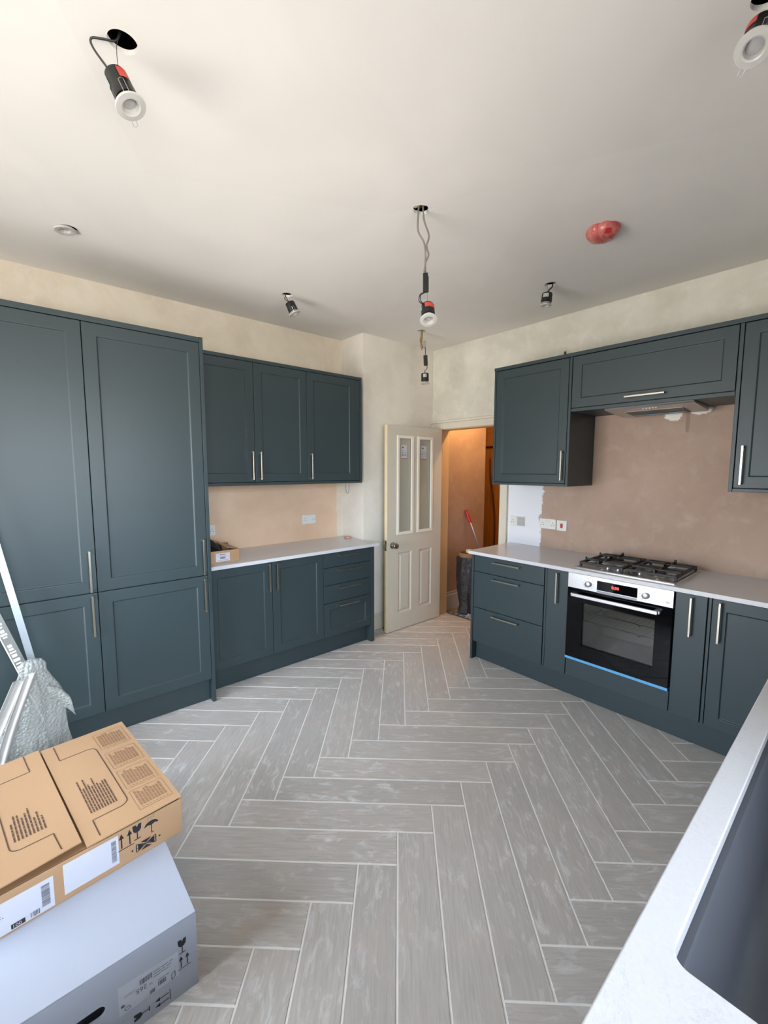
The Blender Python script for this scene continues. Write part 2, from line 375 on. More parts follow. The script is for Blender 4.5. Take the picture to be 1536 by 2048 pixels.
def area(p): return .5*sum(p[i-1][0]*p[i][1]-p[i][0]*p[i-1][1] for i in range(len(p)))
FX0, FX1, FY0, FY1 = XW+.004, XR-.004, YN+.004, YB+.118
ntile = 0
for mI in range(-8, 9):
    for k in range(-60, 61):
        for ori in (0, 1):
            if ori == 0: ca, cb, rot = A0+k*WP+mI*LP+LP/2, B0+k*WP-mI*LP+WP/2, TH
            else: ca, cb, rot = A0+(k-1)*WP+mI*LP+WP/2, B0+k*WP-mI*LP+LP/2, TH+PI/2
            c_ = eA*ca+eB*cb; co, si = math.cos(rot), math.sin(rot)
            wp = [(c_.x+a*co-b*si, c_.y+a*si+b*co) for a, b in RECT]
            if max(p[0] for p in wp) < FX0 or min(p[0] for p in wp) > FX1 or max(p[1] for p in wp) < FY0 or min(p[1] for p in wp) > FY1: continue
            inside = all(FX0 <= p[0] <= FX1 and FY0 <= p[1] <= FY1 for p in wp)
            if inside: me = full
            else:
                q = wp
                for ax, lim, sg in ((0, FX1, 1), (0, FX0, -1), (1, FY1, 1), (1, FY0, -1)):
                    q = clip(q, ax, lim, sg)
                    if not q: break
                if not q or abs(area(q)) < .0015: continue
                me = plank_mesh([((p[0]-c_.x)*co+(p[1]-c_.y)*si, -(p[0]-c_.x)*si+(p[1]-c_.y)*co) for p in q])
            # tiles wholly under the cabinets are not seen
            if max(p[0] for p in wp) < -3.2 or min(p[0] for p in wp) > -.05 or min(p[1] for p in wp) < -1.2 and False: continue
            o = bpy.data.objects.new('tile', me); COL.objects.link(o); o.parent = fl; o.location = (c_.x, c_.y, 0); o.rotation_euler = (0, 0, rot); ntile += 1
print('tiles', ntile)

# skirting, door lining and architrave
sk = MB(); sk.box(XJ, XJ+.016, YJ+.002, YB-.001, .001, .135); sk.box(XJ, XJ+.009, YJ+.002, YB-.001, .135, .16)
struct(sk.build('baseboard_left', trim_m, bevel=.004), 'cream skirting board behind the open door')
m = MB(); jt = .03
m.box(DX0, DX0+.012, YB-.002, YB+.122, 0, DH); m.box(DX1-jt+.01, DX1, YB-.002, YB+.122, 0, DH); m.box(DX0+.012, DX1-jt+.01, YB-.002, YB+.122, DH-.015, DH)
struct(m.build('trim_2', wood('bare_lining', (196, 164, 122), (212, 182, 142)), bevel=.002), 'bare timber lining of the doorway')
m = MB()
m.box(DX1-.012, DX1+.045, YB-.022, YB-.0005, 0, DH+.008); m.box(DX1+.045, DX1+.068, YB-.03, YB-.0005, 0, DH+.075)
m.box(XJ+.002, DX1+.045, YB-.022, YB-.0005, DH-.008, DH+.055); m.box(XJ+.002, DX1+.045, YB-.032, YB-.0005, DH+.055, DH+.078)
m.box(XJ+.002, DX0-.002, YB-.018, YB-.0005, 0, DH-.008)
struct(m.build('trim_3', trim_m, bevel=.004), 'cream architrave around the doorway')

# ------------------------------------------------------------ hall beyond the doorway
HXL, HY1 = -3.10, 4.30
hf = MB().box(-4.2, -1.6, YB+.12, 6.0, -.03, -.006).build('floor_hall', wood('bare_floorboards', (150, 120, 88), (172, 142, 106), .6)); struct(hf, 'bare dusty boards of the hall floor')
struct(MB().box(HXL-.1, HXL, YB+.121, HY1, -.006, 2.55).build('wall_hall_left', hall_m), 'pink plastered hall wall beyond the doorway')
m = MB(); m.box(-4.2, HXL-.1, YB+.121, YB+.2, -.006, 2.55); m.box(-4.3, -4.2, YB+.121, 6, -.006, 2.55); m.box(-1.7, -1.6, YB+.121, 6, -.006, 2.55); m.box(-4.3, -1.6, 6, 6.1, -.006, 2.55)
struct(m.build('wall_hall_far', hall_m), 'plain walls enclosing the hall')
struct(MB().box(-4.3, -1.6, YB+.121, 6.1, 2.55, 2.6).build('ceiling_hall', ceil_m), 'hall ceiling')
m = MB(); m.box(HXL, HXL+.018, YB+.125, HY1-.002, -.006, .17); m.box(HXL, HXL+.01, YB+.125, HY1-.002, .17, .2)
struct(m.build('baseboard_hall', plain('grey_skirting', (196, 192, 188), .5), bevel=.004), 'pale skirting on the hall wall')
struct(MB().box(DX0, DX1, YB+.1185, YB+.128, -.005, .003).build('trim_4', wooddark_m, bevel=.002), 'thin timber threshold strip')
bp = thing('timber_partition', 'orange-lit vertical timber boarding with a header, beyond the pink hall wall', 'partition', (-2.9, 4.9, -.006))
x = -1.1; i = 0
while x < 1.1:
    wd = .105+.02*math.sin(i*2.1); MB().box(x, x+wd-.004, .006*(i % 3), .03+.006*(i % 3), 0, 1.88).build('board', woodo_m, bp, bevel=.003); x += wd; i += 1
MB().box(-1.1, 1.1, -.05, .02, 1.885, 2.06).build('header', woodo_m, bp, bevel=.004)
MB().box(-1.1, 1.1, 0, .03, 2.065, 2.50).build('upper_panel', woodo_m, bp, bevel=.004)
cb = MB().tube(spl([(-3.425, 4.86, 1.72), (-3.41, 4.86, 1.5), (-3.36, 4.85, 1.25), (-3.33, 4.86, .95), (-3.325, 4.86, .6), (-3.32, 4.86, .2), (-3.32, 4.86, .004)]), .011, 8).build('hanging_cable', plain('red_brown_cable', (92, 44, 18), .5), smooth=True)
tag(cb, 'dark red-brown cable hanging down in front of the timber boarding', 'cable')

# rubble sack with a board and a block on top, broom behind
def wobble(mb, prof, seg, amp, sc, sx=1, sy=1, seed=0):
    vs = []; fs = []
    for r, z, ox, oy in prof:
        for i in range(seg):
            a = 2*PI*i/seg; n = mnoise.noise(Vector((math.cos(a)*sc+seed, math.sin(a)*sc, z*sc*1.3)))
            rr = r*(1+amp*n); vs.append((ox+rr*math.cos(a)*sx, oy+rr*math.sin(a)*sy, z))
    for j in range(len(prof)-1):
        for i in range(seg): k = (i+1) % seg; fs.append((j*seg+i, j*seg+k, (j+1)*seg+k, (j+1)*seg+i))
    fs.append(tuple(range(seg))[::-1]); mm = (len(prof)-1)*seg; fs.append(tuple(range(mm, mm+seg)))
    mb.add(vs, fs)
sk = thing('rubble_sack', 'tall crumpled black plastic sack standing in the doorway beside the hall wall', 'sack', (-2.87, 3.72, -.006))
m = MB(); wobble(m, [(.085, 0, 0, 0), (.11, .04, 0, 0), (.095, .12, .01, 0), (.10, .2, 0, 0), (.115, .3, 0, 0), (.118, .42, 0, 0), (.112, .54, 0, 0), (.11, .62, 0, 0), (.105, .64, 0, 0)], 40, .22, 2.6, 1.0, 1.05)
m.build('bag', sack_m, sk, smooth=True)
m = MB(); m.lathe([(.098, .60), (.10, .685), (.092, .685), (.09, .62)], 28); m.build('card_tube', cardin_m, sk, smooth=True)
ds = MB(); n_ = 26
vs = []; fs = []
for i in range(n_):
    for j in range(n_):
        u_ = i/(n_-1)-.5; v_ = j/(n_-1)-.5; h = abs(mnoise.noise(Vector((u_*7, v_*7, 3))))*.06*(1-2*max(abs(u_), abs(v_)))+.004
        vs.append((-2.87+u_*.34+.02, 3.69+v_*.2, -.006+h+(.03 if abs(u_) < .3 else 0)*(1-2*abs(v_))))
fs = [(i*n_+j, (i+1)*n_+j, (i+1)*n_+j+1, i*n_+j+1) for i in range(n_-1) for j in range(n_-1)]
ds.M = Matrix.Translation((2.87, -3.72, .006)); ds.add(vs, fs); ds.build('loose_hem', dust_m, sk, smooth=True)['label'] = 'dusty crumpled hem spread on the floor'
tag(MB().box(-.07, .07, -.025, .025, 0, .035).build('wood_block', pine_m, None, bevel=.002, loc=(-2.80, 3.70, .681)), 'small pale wood offcut lying on top of the black sack', 'wood offcut')
br = thing('broom', 'broom with a red grip and silver pole leaning on the hall wall', 'broom', (0, 0, 0))
T0 = Vector((-3.085, 3.93, 1.115)); T1 = Vector((-2.72, 4.12, .06)); dd = (T1-T0)
MB().tube([T0+dd*.13, T1], .012, 10).build('pole', steel_m, br, smooth=True)
MB().tube([T0, T0+dd*.02, T0+dd*.14], [.014, .019, .018], 12).build('grip', red_m, br, smooth=True)
m = MB(); m.M = Matrix.Translation((-2.72, 4.12, .0)); m.box(-.03, .03, -.14, .14, .035, .075); m.build('head', red_m, br, bevel=.008)
m = MB(); m.M = Matrix.Translation((-2.72, 4.12, .0))
for i in range(14):
    for j in range(3): m.box(-.024+j*.018, -.012+j*.018, -.135+i*.0195, -.122+i*.0195, -.004, .036)
m.build('bristles', blackp_m, br)
br['label'] = 'red-gripped broom with a silver pole leaning against the pink hall wall'

# ------------------------------------------------------------ the open door leaf (parallel to the left wall)
d1 = bpy.data.objects.new('door_1', None); COL.objects.link(d1); d1.location = (-3.0, 2.655, .006); d1.rotation_euler = (0, 0, PI/2)
struct(d1, 'cream four-panel door with two glazed upper panels, standing open')
DW, DHH, DT = .752, 1.977, .038   # local x along the leaf, y into the thickness (away from room), z up
def plate(mb, W0, W1, H0, H1, y0, y1, holes):
    xs = sorted({W0, W1, *[h[0] for h in holes], *[h[1] for h in holes]}); zs = sorted({H0, H1, *[h[2] for h in holes], *[h[3] for h in holes]})
    def hole(i, j):
        if i < 0 or j < 0 or i >= len(xs)-1 or j >= len(zs)-1: return True
        cx_, cz_ = (xs[i]+xs[i+1])/2, (zs[j]+zs[j+1])/2
        return any(h[0] < cx_ < h[1] and h[2] < cz_ < h[3] for h in holes)
    for i in range(len(xs)-1):
        for j in range(len(zs)-1):
            if hole(i, j): continue
            a, b, c, d = xs[i], xs[i+1], zs[j], zs[j+1]
            mb.add([(a, y0, c), (b, y0, c), (b, y0, d), (a, y0, d)], [(0, 1, 2, 3)]); mb.add([(a, y1, c), (b, y1, c), (b, y1, d), (a, y1, d)], [(3, 2, 1, 0)])
            if hole(i-1, j): mb.add([(a, y0, c), (a, y1, c), (a, y1, d), (a, y0, d)], [(3, 2, 1, 0)])
            if hole(i+1, j): mb.add([(b, y0, c), (b, y1, c), (b, y1, d), (b, y0, d)], [(0, 1, 2, 3)])
            if hole(i, j-1): mb.add([(a, y0, c), (b, y0, c), (b, y1, c), (a, y1, c)], [(3, 2, 1, 0)])
            if hole(i, j+1): mb.add([(a, y0, d), (b, y0, d), (b, y1, d), (a, y1, d)], [(0, 1, 2, 3)])
G = [(.135, .328, .955, 1.875), (.407, .603, .955, 1.875)]; Pn = [(.143, .322, .165, .768), (.433, .612, .165, .768)]
m = MB(); plate(m, .002, DW, 0, DHH, 0, DT, G+Pn); m.build('door_leaf', door_m, d1)
MB().box(0, .0018, 0, DT, 0, DHH).build('lock_edge', dooredge_m, d1)['label'] = 'pale unpainted edge'
for g in G:
    m = MB()
    for q, (y0, y1) in enumerate(((-.007, .008), (.030, .045))):
        e = .013; plate(m, g[0]-.012, g[1]+.012, g[2]-.012, g[3]+.012, y0, y1, [(g[0]+e, g[1]-e, g[2]+e, g[3]-e)])
    m.build('glazing_bead', doorbead_m, d1, bevel=.004)
    MB().box(g[0]+.002, g[1]-.002, .016, .021, g[2]+.002, g[3]-.002).build('glass_pane', doorglass_m, d1)
    st_ = MB().box(g[0]+.055, g[0]+.13, .0140, .0145, g[3]-.20, g[3]-.075).build('glass_sticker', paper_m, d1); st_['label'] = 'white manufacturer sticker'
    k = MB(); k.box(g[0]+.066, g[0]+.088, .0132, .0136, g[3]-.105, g[3]-.092); k.box(g[0]+.062, g[0]+.12, .0132, .0136, g[3]-.13, g[3]-.128)
    for z_ in (.15, .165, .178): k.box(g[0]+.062, g[0]+.088, .0132, .0136, g[3]-z_, g[3]-z_+.005); k.box(g[0]+.098, g[0]+.122, .0132, .0136, g[3]-z_, g[3]-z_+.005)
    k.build('printing', inkg_m, st_); MB().box(g[0]+.055, g[0]+.13, .0132, .0136, g[3]-.206, g[3]-.200).build('printing', red_m, st_)
for p_ in Pn:      # raised and fielded panels
    m = MB()
    for s_, y_ in ((1, 0), (-1, DT)):
        x0, x1, z0, z1 = p_; a = .014; b = .038
        rings = [((x0, x1, z0, z1), y_), ((x0+a, x1-a, z0+a, z1-a), y_+s_*.010), ((x0+a+.008, x1-a-.008, z0+a+.008, z1-a-.008), y_+s_*.010), ((x0+b, x1-b, z0+b, z1-b), y_+s_*.002)]
        vs = []; fs = []
        for (u0, u1, v0, v1), yy in rings: vs += [(u0, yy, v0), (u1, yy, v0), (u1, yy, v1), (u0, yy, v1)]
        for i in range(3):
            for j in range(4): fs.append((i*4+j, i*4+(j+1) % 4, i*4+4+(j+1) % 4, i*4+4+j))
        fs.append((12, 13, 14, 15)); m.add(vs, fs)
    m.build('raised_panel', door_m, d1)
for sy_, y_ in ((-1, 0), (1, DT)):
    m = MB(); m.lathe([(.031, 0), (.031, .005), (.013, .008), (.012, .026), (.020, .034), (.029, .044), (.030, .056), (.026, .063), (.006, .066)], 28, axisM((.066, y_, .848), (0, sy_, 0)))
    m.build('knob', nickel_m, d1, smooth=True)['label'] = 'brushed steel round knob'
m = MB(); m.box(-.003, -.0002, .007, .031, .80, .90); m.box(-.012, -.003, .012, .026, .835, .865); m.build('latch', nickel_m, d1, bevel=.001)
m = MB()
for z_ in (.2, 1.0, 1.75): m.M = Matrix.Translation((DW+.006, .004, z_)); m.lathe([(.006, -.045), (.006, .045)], 10)
m.build('hinge', nickel_m, d1, smooth=True)

# ------------------------------------------------------------ cabinets
def front(name, parent, x0, x1, z0, z1, stile=.062, y=0, t=.02, plainf=False):
    m = MB(); y0, y1 = y, y+t
    if plainf: m.box(x0, x1, y0, y1, z0, z1)
    else:
        s = stile; c = .005; dpt = .0065
        R = [(x0, x1, z0, z1, y1), (x0, x1, z0, z1, y0), (x0+s, x1-s, z0+s, z1-s, y0), (x0+s+c, x1-s-c, z0+s+c, z1-s-c, y0+dpt)]
        vs = []; fs = [(3, 2, 1, 0)]
        for a, b, cc, d, yy in R: vs += [(a, yy, cc), (b, yy, cc), (b, yy, d), (a, yy, d)]
        for i in range(3):
            for j in range(4): fs.append((i*4+j, i*4+(j+1) % 4, i*4+4+(j+1) % 4, i*4+4+j))
        fs.append((12, 13, 14, 15)); m.add(vs, fs)
    return m.build(name, cab_m, parent, bevel=.0016)
def handle(door, cx, cz, vert=True, L=.224, y=0, mat=None):
    m = MB(); w_ = .0055; so = .034
    if vert:
        m.box(cx-w_, cx+w_, y-so, y-so+.009, cz-L/2, cz+L/2)
        for s in (-1, 1): m.box(cx-w_, cx+w_, y-so+.009, y, cz+s*(L/2-.0075)-.0055, cz+s*(L/2-.0075)+.0055)
    else:
        m.box(cx-L/2, cx+L/2, y-so, y-so+.009, cz-w_, cz+w_)
        for s in (-1, 1): m.box(cx+s*(L/2-.0075)-.0055, cx+s*(L/2-.0075)+.0055, y-so+.009, y, cz-w_, cz+w_)
    o = m.build('handle', mat or nickel_m, door, bevel=.0015); o['label'] = 'brushed nickel bar handle'; return o
def carcass(parent, x0, x1, z0, z1, depth, y=.022, open_front=False):
    m = MB(); t_ = .018
    if open_front:
        m.box(x0, x0+t_, y, depth, z0, z1); m.box(x1-t_, x1, y, depth, z0, z1); m.box(x0+t_, x1-t_, y, depth, z0, z0+t_); m.box(x0+t_, x1-t_, depth-t_, depth, z0+t_, z1)
    else: m.box(x0, x1, y, depth, z0, z1)
    return m.build('carcass', cabin_m, parent)
LR = PI/2
# --- left wall: local x = world y, local y = away from the room
XT = -2.862
tb = thing('tall_cabinet', 'tall teal-grey cabinet at the left edge, behind the bubble wrap', 'cabinet', (XT, 0, 0), LR, 'tall larder cabinets')
DT_ = -XW+XT-.002
carcass(tb, -.262, .3435, .165, 2.362, DT_)
d = front('door', tb, -.262, .3435, .882, 2.360, .066); handle(d, .314, 1.005, L=.235)
d = front('door', tb, -.262, .3435, .165, .876, .066); handle(d, .316, .750, L=.235)
MB().box(-.285, -.264, 0, DT_, 0, 2.362).build('end_panel', cab_m, tb, bevel=.0015)
ta = thing('tall_cabinet', 'tall teal-grey cabinet beside the left worktop, second from left', 'cabinet', (XT, 0, 0), LR, 'tall larder cabinets')
carcass(ta, .3475, .9545, .165, 2.362, DT_)
d = front('door', ta, .3475, .9545, .882, 2.360, .066); handle(d, .928, 1.005, L=.235)
d = front('door', ta, .3475, .9545, .165, .876, .066); handle(d, .928, .752, L=.22)
MB().box(.957, .979, -.004, DT_, 0, 2.396).build('end_panel', cab_m, ta, bevel=.0015)
tag(MB().box(-.285, .956, -.002, DT_, 2.364, 2.394).build('cornice_strip', cab_m, None, bevel=.0015), 'teal-grey strip along the top of the tall cabinets', 'trim strip')
o = bpy.data.objects['cornice_strip']; o.location = (XT, 0, 0); o.rotation_euler = (0, 0, LR)
def strip(name, label, cat, box, loc, rz, mat=None, bevel=.0015):
    o = MB().box(*box).build(name, mat or cab_m, None, bevel=bevel); o.location = loc; o.rotation_euler = (0, 0, rz); return tag(o, label, cat)
strip('plinth', 'dark teal plinth under the tall cabinets', 'plinth', (-.26, .955, .05, .066, .001, .162), (XT, 0, 0), LR)

# wall cabinets, left
XU = -3.102; dU = -XW+XU-.002; g_ = 'wall cabinets on the left wall'
cL = thing('wall_cabinet', 'dark teal double-door wall cabinet next to the tall cabinets', 'cabinet', (XU, 0, 0), LR, g_)
carcass(cL, .982, 1.870, 1.476, 2.358, dU)
d = front('door', cL, .982, 1.416, 1.478, 2.357); handle(d, 1.392, 1.600, L=.212)
d = front('door', cL, 1.420, 1.869, 1.478, 2.357); handle(d, 1.455, 1.599, L=.212)
cL2 = thing('wall_cabinet', 'dark teal single-door wall cabinet nearest the corner on the left wall', 'cabinet', (XU, 0, 0), LR, g_)
carcass(cL2, 1.872, 2.366, 1.476, 2.358, dU)
d = front('door', cL2, 1.873, 2.366, 1.478, 2.357); handle(d, 1.902, 1.597, L=.212)
MB().box(2.369, 2.413, .002, .020, 1.478, 2.357).build('filler', cab_m, cL2, bevel=.0015)
MB().box(2.415, 2.436, -.003, dU, 1.452, 2.386).build('end_panel', cab_m, cL2, bevel=.0015)
strip('cornice_strip', 'dark teal strip along the top of the left wall cabinets', 'trim strip', (.981, 2.413, -.002, dU, 2.360, 2.385), (XU, 0, 0), LR)
strip('pelmet_strip', 'dark teal strip under the left wall cabinets', 'trim strip', (.981, 2.413, -.002, dU, 1.452, 1.474), (XU, 0, 0), LR)

# base cabinets, left
XB = -2.955; dB = -XW+XB-.002
bL = thing('base_cabinet', 'teal-grey double-door base cabinet beside the tall cabinets', 'cabinet', (XB, 0, 0), LR, 'base cabinets on the left wall')
carcass(bL, .984, 1.914, .162, .884, dB)
d = front('door', bL, .984, 1.457, .162, .881); handle(d, 1.428, .765, L=.212)
d = front('door', bL, 1.461, 1.914, .162, .881); handle(d, 1.490, .763, L=.212)
bD = thing('drawer_unit', 'teal-grey four-drawer base cabinet at the corner end of the left run', 'drawer unit', (XB, 0, 0), LR, 'base cabinets on the left wall')
carcass(bD, 1.917, 2.417, .162, .884, dB)
for z0, z1, pl in ((.759, .881, True), (.608, .755, True), (.456, .604, True), (.164, .452, False)):
    d = front('drawer', bD, 1.918, 2.416, z0, z1, .058, plainf=pl); handle(d, 2.167, z1-.03, False)
MB().box(2.42, 2.456, -.004, dB, 0, .884).build('end_panel', cab_m, bD, bevel=.0015)
strip('plinth', 'dark teal plinth under the left base cabinets', 'plinth', (.981, 2.418, .06, .076, .001, .159), (XB, 0, 0), LR)
wl = MB(); wl.box(XW+.001, -2.931, .982, 2.500, .885, .911)
tag(wl.build('worktop', quartz_m, None, bevel=.002), 'white quartz worktop on the left wall with the small carton on it', 'worktop')

# --- far wall
YF = 2.837; dF = YB-YF-.002; g_ = 'base cabinets on the far wall'
rD = thing('drawer_unit', 'teal-grey three-drawer base cabinet left of the oven', 'drawer unit', (0, YF, 0), 0, g_)
carcass(rD, -2.128, -1.516, .158, .884, dF)
for z0, z1 in ((.749, .880), (.4505, .7445), (.158, .446)):
    d = front('drawer', rD, -2.127, -1.517, z0, z1, plainf=True); handle(d, -1.822, z1-.032, False, .235)
MB().box(-2.150, -2.130, -.004, dF, 0, .884).build('end_panel', cab_m, rD, bevel=.0015)
nL = thing('pull_out_cabinet', 'narrow teal-grey cabinet directly left of the oven', 'cabinet', (0, YF, 0), 0, g_)
carcass(nL, -1.513, -1.340, .158, .884, dF)
MB().box(-1.512, -1.497, .003, .021, .158, .881).build('filler', cab_m, nL, bevel=.0015)
d = front('door', nL, -1.494, -1.341, .158, .881, plainf=True); handle(d, -1.412, .757, L=.215)
oh = thing('oven_housing', 'teal-grey housing holding the oven, with the panel below the oven door', 'cabinet', (0, YF, 0), 0, g_)
carcass(oh, -1.338, -.717, .158, .884, dF, open_front=True)
front('panel', oh, -1.336, -.718, .160, .284, plainf=True)
nR = thing('pull_out_cabinet', 'narrow teal-grey cabinet directly right of the oven', 'cabinet', (0, YF, 0), 0, g_)
carcass(nR, -.715, -.562, .158, .884, dF)
d = front('door', nR, -.714, -.566, .158, .881, plainf=True); handle(d, -.635, .757, L=.222)
cR = thing('corner_cabinet', 'teal-grey corner base cabinet with panelled door at the right end of the far run', 'cabinet', (0, YF, 0), 0, g_)
carcass(cR, -.560, -.150, .158, .884, dF)
MB().box(-.561, -.547, .003, .021, .158, .881).build('filler', cab_m, cR, bevel=.0015)
d = front('door', cR, -.543, -.150, .158, .881); handle(d, -.506, .757, L=.222)
strip('plinth', 'dark teal plinth under the far base cabinets and oven', 'plinth', (-2.129, -.12, .052, .068, .001, .156), (0, YF, 0), 0)
tag(MB().box(-2.182, XR-.002, 2.822, YB-.001, .885, .911).build('worktop', quartz_m, None, bevel=.002), 'white quartz worktop along the far wall with the hob set in it', 'worktop')

YU = 3.031; dR = YB-YU-.002; g_ = 'wall cabinets on the far wall'
def wallcab(label, x0, x1, hx, z0=1.452):
    r = thing('wall_cabinet', label, 'cabinet', (0, YU, 0), 0, g_)
    MB().box(x0, x0+.018, 0, dR, z0, 2.359).build('side_panel', cab_m, r, bevel=.0015); MB().box(x1-.018, x1, 0, dR, z0, 2.359).build('side_panel', cab_m, r, bevel=.0015)
    MB().box(x0+.019, x1-.019, 0, dR, z0, z0+.019).build('bottom_panel', cab_m, r, bevel=.0015)
    carcass(r, x0+.019, x1-.019, z0+.021, 2.358, dR)
    d = front('door', r, x0+.022, x1-.022, z0+.023, 2.356); return r, d
r, d = wallcab('dark teal wall cabinet nearest the doorway', -2.112, -1.472, 0); handle(d, -1.514, 1.602, L=.212)
hc = thing('wall_cabinet', 'wide dark teal lift-up wall cabinet above the extractor', 'cabinet', (0, YU, 0), 0, g_)
carcass(hc, -1.470, -.555, 2.004, 2.358, dR); MB().box(-1.470, -.555, 0, dR, 1.980, 2.002).build('bottom_panel', cab_m, hc, bevel=.0015)
d = front('door', hc, -1.467, -.557, 2.006, 2.356); handle(d, -1.0, 2.037, False, .226)
r, d = wallcab('dark teal wall cabinet right of the extractor, at the right edge', -.553, .07, 0); handle(d, -.499, 1.599, L=.212)
strip('cornice_strip', 'dark teal strip along the top of the far wall cabinets', 'trim strip', (-2.114, .07, -.003, dR, 2.361, 2.386), (0, YU, 0), 0)

# --- sink run
sb = thing('sink_cabinet', 'teal-grey base cabinet under the sink worktop', 'cabinet', (-.166, 0, 0), -LR)
carcass(sb, -2.75, .9, .158, .655, .60)
for i, (x0, x1) in enumerate(((-2.74, -2.15), (-2.146, -1.55), (-1.546, -.95), (-.946, -.35), (-.346, .25), (.254, .9))): front('door', sb, x0, x1, .158, .881)
MB().box(-2.75, .9, .05, .066, .001, .155).build('plinth', cab_m, sb)
wt = thing('worktop', 'white quartz worktop in the right foreground with the dark sink set in it', 'worktop')
def rrect(x0, x1, y0, y1, r, n=6):
    out = []
    for cx_, cy_, a0 in ((x1-r, y1-r, 0), (x0+r, y1-r, PI/2), (x0+r, y0+r, PI), (x1-r, y0+r, 3*PI/2)):
        for i in range(n+1): a = a0+PI/2*i/n; out.append((cx_+r*math.cos(a), cy_+r*math.sin(a)))
    return out
SX0, SX1, SY0, SY1 = -.138, .30, .641, 1.50
bm = bmesh.new()
inner = rrect(SX0, SX1, SY0, SY1, .022, 8)
def loop(pts, z): return [bm.verts.new((a, b, z)) for a, b in pts]
outer = [(XR-.002, 2.819), (-.187, 2.819), (-.187, -.9), (XR-.002, -.9)]
for z in (.911, .885):
    a = loop(outer, z); b = loop(inner, z)
    ed = [bm.edges.new((a[i-1], a[i])) for i in range(len(a))]+[bm.edges.new((b[i-1], b[i])) for i in range(len(b))]
    bmesh.ops.triangle_fill(bm, use_beauty=True, edges=ed)
    if z == .911: ta_, tb_ = a, b
    else:
        for P, Q in ((ta_, a), (tb_, b)):
            for i in range(len(P)): bm.faces.new((P[i-1], P[i], Q[i], Q[i-1]))
bmesh.ops.recalc_face_normals(bm, faces=bm.faces)
me = bpy.data.meshes.new('worktop_slab'); bm.to_mesh(me); bm.free(); me.materials.append(quartz_m)
o = bpy.data.objects.new('slab', me); COL.objects.link(o); o.parent = wt
b = o.modifiers.new('bevel', 'BEVEL'); b.width = .0025; b.segments = 3; b.limit_method = 'ANGLE'; b.angle_limit = math.radians(40)
# undermounted bowl
m = MB(); rings = []
def rg(e, z, r): return [(a, b_, z) for a, b_ in rrect(SX0+e, SX1-e, SY0+e, SY1-e, r, 8)]
seq = [rg(-.02, .884, .03), rg(.009, .884, .022), rg(.012, .879, .026), rg(.040, .735, .05), rg(.046, .722, .055), rg(.056, .713, .06), rg(.075, .709, .06), rg(.16, .706, .03)]
n = len(seq[0]); vs = [p for q in seq for p in q]
fs = [(j*n+i, j*n+(i+1) % n, (j+1)*n+(i+1) % n, (j+1)*n+i) for j in range(len(seq)-1) for i in range(n)]; fs.append(tuple(range((len(seq)-1)*n, len(seq)*n)))
m.add(vs, fs)
sk_ = thing('sink', 'dark grey composite sink set into the foreground worktop', 'sink')
m.build('bowl', sink_m, sk_, smooth=True)
m = MB(); m.lathe([(.045, .7062), (.045, .709), (.036, .710), (.034, .7072)], 28, Matrix.Translation(((SX0+SX1)/2, (SY0+SY1)/2, 0))); m.build('strainer', steel_m, sk_, smooth=True)

# ------------------------------------------------------------ oven
ov = thing('oven', 'built-in oven with steel control panel, black glass door and red display', 'oven', (0, YF-.004, 0))
OX0, OX1 = -1.334, -.721
m = MB(); plate(m, OX0, OX1, .786, .884, -.012, .02, [(-1.146, -.908, .802, .863)]); m.build('control_panel', steel_m, ov, bevel=.0015)
dp = MB().box(-1.145, -.909, -.009, .01, .803, .862).build('display', blackg_m, ov)
k = MB(); text_mesh(k, '0:00', .026, frameM(Vector((-1.058, -.0098, .826)), Vector((1, 0, 0)), Vector((0, 0, 1)), Vector((0, -1, 0)))); k.build('digits', disp_m, dp)
for kx in (-1.199, -.862):
    kn = MB().lathe([(.0195, 0), (.0195, .012), (.018, .020), (.015, .022)], 32, axisM((kx, -.012, .829), (0, -1, 0))).build('knob', steel_m, ov, smooth=True)
    k = MB()
    for i in range(9):
        a = PI*(.75+1.5*i/8); k.M = Matrix.Translation((kx+.034*math.cos(a-PI*.0), -.0122, .829+.030*math.sin(a))); k.box(-.0035, .0035, -.0003, 0, -.0012, .0012)
    k.build('markings', inkg_m, ov)
k = MB(); k.box(-.757, -.738, -.0124, -.0121, .808, .811); k.box(-.757, -.738, -.0124, -.0121, .813, .8145); k.box(-.757, -.738, -.0124, -.0121, .816, .8175); k.build('markings', inkg_m, ov)
WG = (-1.232, -.806, .402, .694)
m = MB(); plate(m, OX0, OX1, .306, .782, -.014, .02, [WG]); dr = m.build('door', blackg_m, ov, bevel=.001)
MB().box(WG[0]-.004, WG[1]+.004, -.004, .002, WG[2]-.004, WG[3]+.004).build('window', ovenglass_m, dr)
MB().box(-1.145, -.910, -.0135, -.012, .7835, .799).build('trim_strip', plain('grey_steel_strip', (128, 132, 138), .35, .8), ov)
m = MB(); m.box(-1.292, -.784, -.060, -.046, .738, .760)
for x_ in (-1.283, -.793): m.box(x_-.018, x_+.018, -.046, -.014, .741, .758)
m.build('handle', steel_m, dr, bevel=.003)
MB().box(OX0, OX1, -.016, .01, .289, .3055).build('film_strip', bluef_m, ov, bevel=.001)['label'] = 'blue protective film along the lower edge'
m = MB(); cx0, cx1, cz0, cz1 = -1.27, -.785, .36, .73; y0_, y1_ = .0225, .42
m.add([(cx0, y0_, cz0), (cx1, y0_, cz0), (cx1, y0_, cz1), (cx0, y0_, cz1), (cx0, y1_, cz0), (cx1, y1_, cz0), (cx1, y1_, cz1), (cx0, y1_, cz1)], [(0, 1, 5, 4), (1, 2, 6, 5), (2, 3, 7, 6), (3, 0, 4, 7), (4, 5, 6, 7)])
m.build('cavity', enamel_m, ov)
